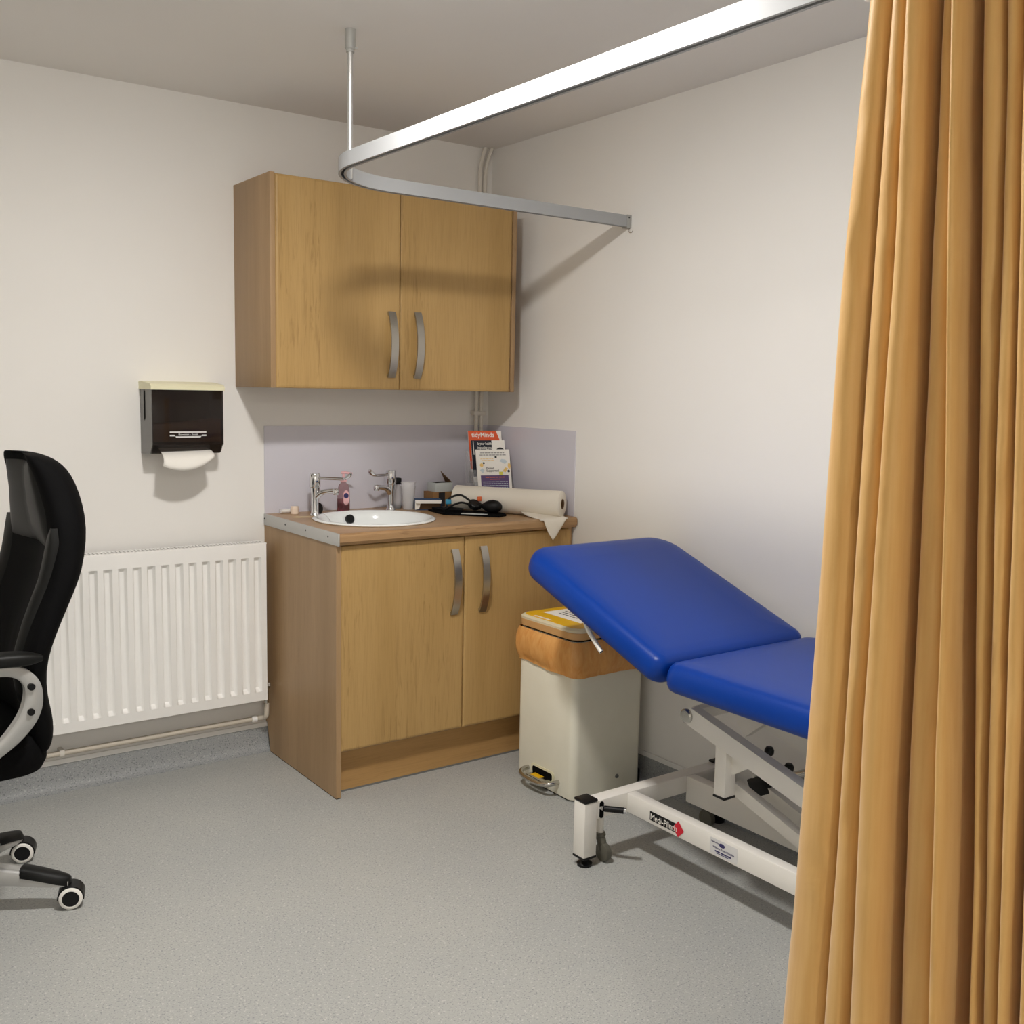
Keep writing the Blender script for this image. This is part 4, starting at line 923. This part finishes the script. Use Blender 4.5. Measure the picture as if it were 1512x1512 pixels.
t = thing('glove_carton', 'pale carton with raised torn flap on top of the tan box', 'box', (bx, by, ZC+0.06))
box('carton', M_greenwhite, t, bx-0.042, bx+0.040, by-0.034, by+0.030, ZC+0.0605, ZC+0.097, bev=0.0008)
bm = B(); fl = [Vector((bx+0.040, by-0.030, ZC+0.096)), Vector((bx+0.040, by+0.026, ZC+0.096)), Vector((bx+0.020, by+0.022, ZC+0.130)), Vector((bx+0.004, by+0.004, ZC+0.142)), Vector((bx+0.008, by-0.020, ZC+0.126))]
a = [bm.verts.new(v) for v in fl]; b = [bm.verts.new(v+Vector((0.0012, 0, 0.0006))) for v in fl]
bm.faces.new(a); bm.faces.new(b[::-1])
for i in range(5): bm.faces.new((a[i], b[i], b[(i+1) % 5], a[(i+1) % 5]))
obj('flap', bm, M_card, t)
decal('carton_opening', [R4(-0.034, 0.034, -0.024, 0.022)], (bx, by, ZC+0.0971), (1, 0, 0), (0, 1, 0), M_void, t, 0.0003)
# leaflet rack with three leaflets
ha = math.radians(12); hr_ = Vector((math.cos(ha), -math.sin(ha), 0)); hn = Vector((-math.sin(ha), -math.cos(ha), 0)); hc = Vector((-0.125, -0.215, 0))
lean = math.radians(14); hu = Vector((0, 0, 1))*math.cos(lean)-hn*math.sin(lean)
t = thing('leaflet_rack', 'clear acrylic three-tier leaflet rack in the worktop corner', 'leaflet rack', (hc.x, hc.y, ZC))
def plate(bm, c, a, b, w, h, th):
    n = a.cross(b).normalized(); add_prism(bm, R4(-w/2, w/2, 0, h), c-n*th/2, a, b, n*th)
tiers = [(-0.045, 0.100), (0.0, 0.064), (0.042, 0.029)]
bm = B()
for off, z in tiers:
    c = hc+hn*(off-0.012)+Vector((0, 0, ZC+z)); plate(bm, c, hr_, hu, 0.166, 0.13, 0.002)
    c2 = hc+hn*(off+0.014)+Vector((0, 0, ZC+z)); plate(bm, c2, hr_, hu, 0.166, 0.045, 0.002)
    add_prism(bm, R4(-0.083, 0.083, -0.012, 0.014), hc+hn*off+Vector((0, 0, ZC+z)), hr_, hn, (0, 0, 0.002))
obj('pockets', bm, M_acrylic, t)
for s in (-1, 1):
    o3 = hc+hr_*(0.0835*s); bm = B()
    add_prism(bm, [(-0.075, 0.0), (0.058, 0.0), (0.058, 0.055), (0.03, 0.10), (-0.005, 0.15), (-0.06, 0.225), (-0.085, 0.225)], o3+Vector((0, 0, ZC+0.0005)), hn, Vector((0, 0, 1)), hr_*(0.002*s))
    obj('side_wall', bm, M_acrylic, t)
def leaflet(name, label, off, z, dx, h, fn):
    o3 = hc+hn*(off+0.002)+hr_*dx+Vector((0, 0, ZC+z+0.004)); bm = B(); n = hr_.cross(hu).normalized()
    plate(bm, o3, hr_, hu, 0.148, h, 0.003)
    s_ = obj(name, bm, M_paper, None); tag(s_, label, 'leaflet', 'leaflets in the rack'); fn(o3+n*0.0018, s_)
def dc(nm, polys, o, mt, par, k=0): 
    n = hr_.cross(hu).normalized(); return decal(nm, polys, o+n*0.0004*k, hr_, hu, mt, par, 0.0003)
def f1(o, p):
    dc('cover_print', [[(-0.074, 0.05), (0.066, 0.05), (0.066, 0.165), (0.062, 0.18), (0.050, 0.2099), (-0.074, 0.2099)]], o, M_orange, p)
    text('lettering', 'tidyMinds', 0.026, o+hr_*(-0.060)+hu*0.193+hr_.cross(hu)*0.001, hr_, hu, M_paper, p, 'LEFT', bold=0.0004)
def f2(o, p):
    dc('cover_print', [R4(-0.074, 0.016, 0.06, 0.2099)], o, M_navy, p)
    dc('spine_line', [R4(-0.066, -0.0635, 0.15, 0.207)], o, M_paper, p, 1)
    dc('portrait_hair', [disc2(0.052, 0.168, 0.017, 18, 0.7)], o, M_ink, p, 1)
    text('lettering', 'Is your health', 0.0165, o+hr_*(-0.047)+hu*0.196+hr_.cross(hu)*0.001, hr_, hu, M_paper, p, 'LEFT', squeeze=0.68, bold=0.0002)
    text('lettering', 'impacting you', 0.0165, o+hr_*(-0.048)+hu*0.179+hr_.cross(hu)*0.001, hr_, hu, M_paper, p, 'LEFT', squeeze=0.68, bold=0.0002)
def wl_(x0, x1, y, hgt):
    out = []; x = x0
    while x < x1-0.002:
        l = random.uniform(0.006, 0.016); out.append(R4(x, min(x+l, x1), y, y+hgt)); x += l+0.0025
    return out
def f3(o, p):
    dc('text_panel', [R4(-0.060, 0.062, 0.0, 0.104)], o, M_purple, p)
    dc('heading_lines', wl_(-0.055, 0.050, 0.194, 0.0035)+wl_(-0.058, 0.056, 0.185, 0.0035), o, M_greyink, p)
    dc('small_lines', wl_(-0.056, 0.0, 0.170, 0.0022)+wl_(-0.05, 0.005, 0.164, 0.0022), o, M_gold, p)
    text('lettering', 'Period', 0.013, o+hr_*(-0.034)+hu*0.133+hr_.cross(hu)*0.0006, hr_, hu, M_ink, p, 'LEFT')
    text('lettering', 'Supported', 0.013, o+hr_*(-0.034)+hu*0.1225+hr_.cross(hu)*0.0006, hr_, hu, M_ink, p, 'LEFT')
    dc('amber_shapes', [disc2(-0.053, 0.146, 0.0075), disc2(0.068, 0.142, 0.006, 16, 2.0), [(0.038, 0.120), (0.050, 0.136), (0.062, 0.132), (0.05, 0.115)]], o, M_gold, p)
    dc('lime_shape', [R4(0.022, 0.038, 0.1045, 0.118)], o, M_lime, p)
    dc('blue_shapes', [[(0.026, 0.162), (0.050, 0.150), (0.060, 0.160), (0.052, 0.168), (0.036, 0.170)], [(-0.062, 0.125), (-0.050, 0.133), (-0.042, 0.124), (-0.050, 0.112)]], o, M_sky, p)
    dc('photo_dots', [disc2(-0.043, 0.154, 0.0042), R4(0.007, 0.016, 0.174, 0.182), disc2(0.064, 0.120, 0.0055)], o, M_ink, p)
    dc('panel_heading', wl_(-0.040, 0.045, 0.094, 0.003)+wl_(-0.02, 0.025, 0.086, 0.0025), o, M_orangeclip, p, 1)
    ls = []
    for k in range(9): ls += wl_(-0.053, 0.056, 0.076-k*0.0078, 0.0026)
    dc('panel_text', ls, o, M_sky, p, 1)
leaflet('leaflet', 'orange tidyMinds leaflet at the back of the acrylic rack', tiers[0][0], tiers[0][1], 0.004, 0.210, f1)
leaflet('leaflet', 'navy and white health leaflet in the middle of the acrylic rack', tiers[1][0], tiers[1][1], 0.000, 0.210, f2)
leaflet('leaflet', 'white leaflet with purple text panel at the front of the acrylic rack', tiers[2][0], tiers[2][1], 0.004, 0.210, f3)
# couch roll
ra, rb = Vector((-0.300, -0.222, ZC+0.0505)), Vector((-0.062, -0.600, ZC+0.0505)); ax = (rb-ra).normalized()
t = thing('paper_roll', 'long white couch paper roll lying across the worktop corner', 'paper roll', (*((ra+rb)/2).xy, ZC))
bm = B()
sd = Vector((0, 0, 1)).cross(ax); n = 40; rings = []
for p, r_ in ((ra, 0.019), (ra, 0.046), (ra+ax*0.003, 0.050), (rb-ax*0.003, 0.050), (rb, 0.046), (rb, 0.019)):
    rings.append([bm.verts.new(p+sd*(r_*math.cos(2*PI*i/n))+Vector((0, 0, r_*math.sin(2*PI*i/n)))) for i in range(n)])
for A, C in zip(rings, rings[1:]):
    for i in range(n): bm.faces.new((A[i], A[(i+1) % n], C[(i+1) % n], C[i]))
obj('paper', bm, M_paperroll, t, True, 50)
bm = B(); rings = []
for p, r_ in ((ra-ax*0.0005, 0.0195), (rb+ax*0.0005, 0.0195), (rb+ax*0.0005, 0.0165), (ra-ax*0.0005, 0.0165)):
    rings.append([bm.verts.new(p+sd*(r_*math.cos(2*PI*i/n))+Vector((0, 0, r_*math.sin(2*PI*i/n)))) for i in range(n)])
for k in range(4):
    A, C = rings[k], rings[(k+1) % 4]
    for i in range(n): bm.faces.new((A[i], A[(i+1) % n], C[(i+1) % n], C[i]))
obj('core', bm, M_card, t, True, 50)
# loose end draping over the worktop's front edge
fs = -sd if sd.y > 0 else sd
bm = B(); rows = []
# the sheet peels off the roll's underside, lies on the worktop and hangs over the front edge
top_l, top_r = Vector((-0.180, -0.490)), Vector((-0.055, -0.585))
for j in range(17):
    v = j/16; row = []
    for i in range(13):
        u = i/12; p0 = top_l+(top_r-top_l)*u
        if v <= 0.4:
            f = v/0.4; q = p0+Vector((-0.006*f*(1-u), (-WD-0.002-p0.y)*f)); row.append(bm.verts.new((q.x, q.y, ZC+0.0014+0.016*(1-f)**3+0.004*math.sin(PI*f)*math.sin(PI*u))))
        else:
            f = (v-0.4)/0.6
            xl = -0.247+0.0; xe = -0.055
            x0 = -0.186+(-0.055+0.186)*u
            ln = 0.002 if u < 0.12 else (0.002+0.076*min(1, (u-0.12)/0.30)**0.6 if u < 0.42 else 0.078*(1-u)/0.58)
            x = x0+f*(0.004*(1-u)-0.006*u); rip = 0.0016*noise.noise(Vector((u*30, f*2, 3)))
            row.append(bm.verts.new((x, -WD-0.004-0.012*math.sin(f*PI*0.7)*max(0, 1-abs((u-0.5)/0.5)), ZC-0.002-ln*f+rip*f)))
    rows.append(row)
for A, C in zip(rows, rows[1:]):
    for i in range(12): bm.faces.new((A[i], A[i+1], C[i+1], C[i]))
o = obj('loose_sheet', bm, M_paperroll, t, True, 60); md = o.modifiers.new('s', 'SOLIDIFY'); md.thickness = 0.0006
# blood pressure cuff
t = thing('blood_pressure_cuff', 'black blood pressure cuff with bulb lying in front of the paper roll', 'pressure cuff', (-0.33, -0.34, ZC))
def slab(bm, poly, z0, z1f):
    lo = [bm.verts.new((x, y, z0)) for x, y in poly]; hi = [bm.verts.new((x, y, z1f(x, y))) for x, y in poly]; n = len(poly)
    bm.faces.new(lo[::-1]); bm.faces.new(hi)
    for i in range(n): bm.faces.new((lo[i], lo[(i+1) % n], hi[(i+1) % n], hi[i]))
bm = B(); slab(bm, [(-0.415, -0.200), (-0.43, -0.335), (-0.395, -0.37), (-0.285, -0.500), (-0.235, -0.475), (-0.215, -0.43), (-0.30, -0.29), (-0.35, -0.21)], ZC+0.0004, lambda x, y: ZC+0.007)
slab(bm, [(-0.405, -0.212), (-0.42, -0.325), (-0.355, -0.35), (-0.315, -0.30), (-0.345, -0.225)], ZC+0.0065, lambda x, y: ZC+0.017); obj('cuff', bm, M_mesh, t)
bm = B(); slab(bm, [(-0.375, -0.375), (-0.345, -0.40), (-0.30, -0.445), (-0.315, -0.452), (-0.36, -0.412), (-0.382, -0.385)], ZC+0.0072, lambda x, y: ZC+0.0092); obj('cuff_tab', bm, M_greenwhite, t)
bulb_c = Vector((-0.268, -0.425, ZC+0.034)); bax = Vector((0.62, -0.78, 0.0)).normalized()
mb = Matrix.Translation(bulb_c) @ bax.to_track_quat('Z', 'Y').to_matrix().to_4x4()
bm = B(); add_lathe(bm, [(0, -0.046), (0.007, -0.045), (0.010, -0.036), (0.017, -0.026), (0.024, -0.010), (0.0255, 0.006), (0.022, 0.024), (0.013, 0.036), (0.006, 0.040), (0, 0.041)], (0, 0, 0), 24, mx=mb); obj('bulb', bm, M_rubber, t, True, 60)
bm = B(); add_lathe(bm, [(0, -0.066), (0.011, -0.066), (0.013, -0.060), (0.013, -0.046), (0.009, -0.042), (0, -0.042)], (0, 0, 0), 16, mx=mb); vl = obj('release_valve', bm, M_black, t, True)
gc = bulb_c-bax*0.068+Vector((-0.004, -0.002, 0.004))
bm = B(); add_lathe(bm, [(0, -0.012), (0.020, -0.012), (0.024, -0.008), (0.024, 0.006), (0.020, 0.010), (0, 0.010)], (0, 0, 0), 22, mx=Matrix.Translation(gc) @ Matrix.Rotation(math.radians(35), 4, 'X')); obj('gauge', bm, M_black, t, True)
h0 = gc+Vector((-0.01, 0.01, 0.012))
bm = B(); add_tube(bm, catmull([h0, h0+Vector((-0.025, 0.035, 0.022)), h0+Vector((-0.060, 0.055, 0.010)), h0+Vector((-0.075, 0.05, -0.012)), h0+Vector((-0.085, 0.04, -0.022)), (-0.40, -0.285, ZC+0.022)], 7), 0.0042, 10); obj('hose', bm, M_rubber, t, True)
h1 = gc+Vector((-0.012, -0.004, -0.002))
bm = B(); add_tube(bm, catmull([h1, h1+Vector((-0.04, 0.01, 0.012)), h1+Vector((-0.075, 0.01, 0.006)), (-0.41, -0.32, ZC+0.020)], 7), 0.0040, 10); obj('hose', bm, M_rubber, t, True)
hv = h0+Vector((-0.070, 0.050, 0.0)); box('hose_connector', M_tealclip, t, hv.x-0.010, hv.x+0.010, hv.y-0.007, hv.y+0.007, hv.z-0.012, hv.z+0.006, bev=0.002)
oc = gc+Vector((0.026, 0.006, 0.022)); box('orange_tag', M_orangeclip, t, oc.x-0.008, oc.x+0.010, oc.y-0.003, oc.y+0.003, oc.z-0.010, oc.z+0.007, bev=0.001)
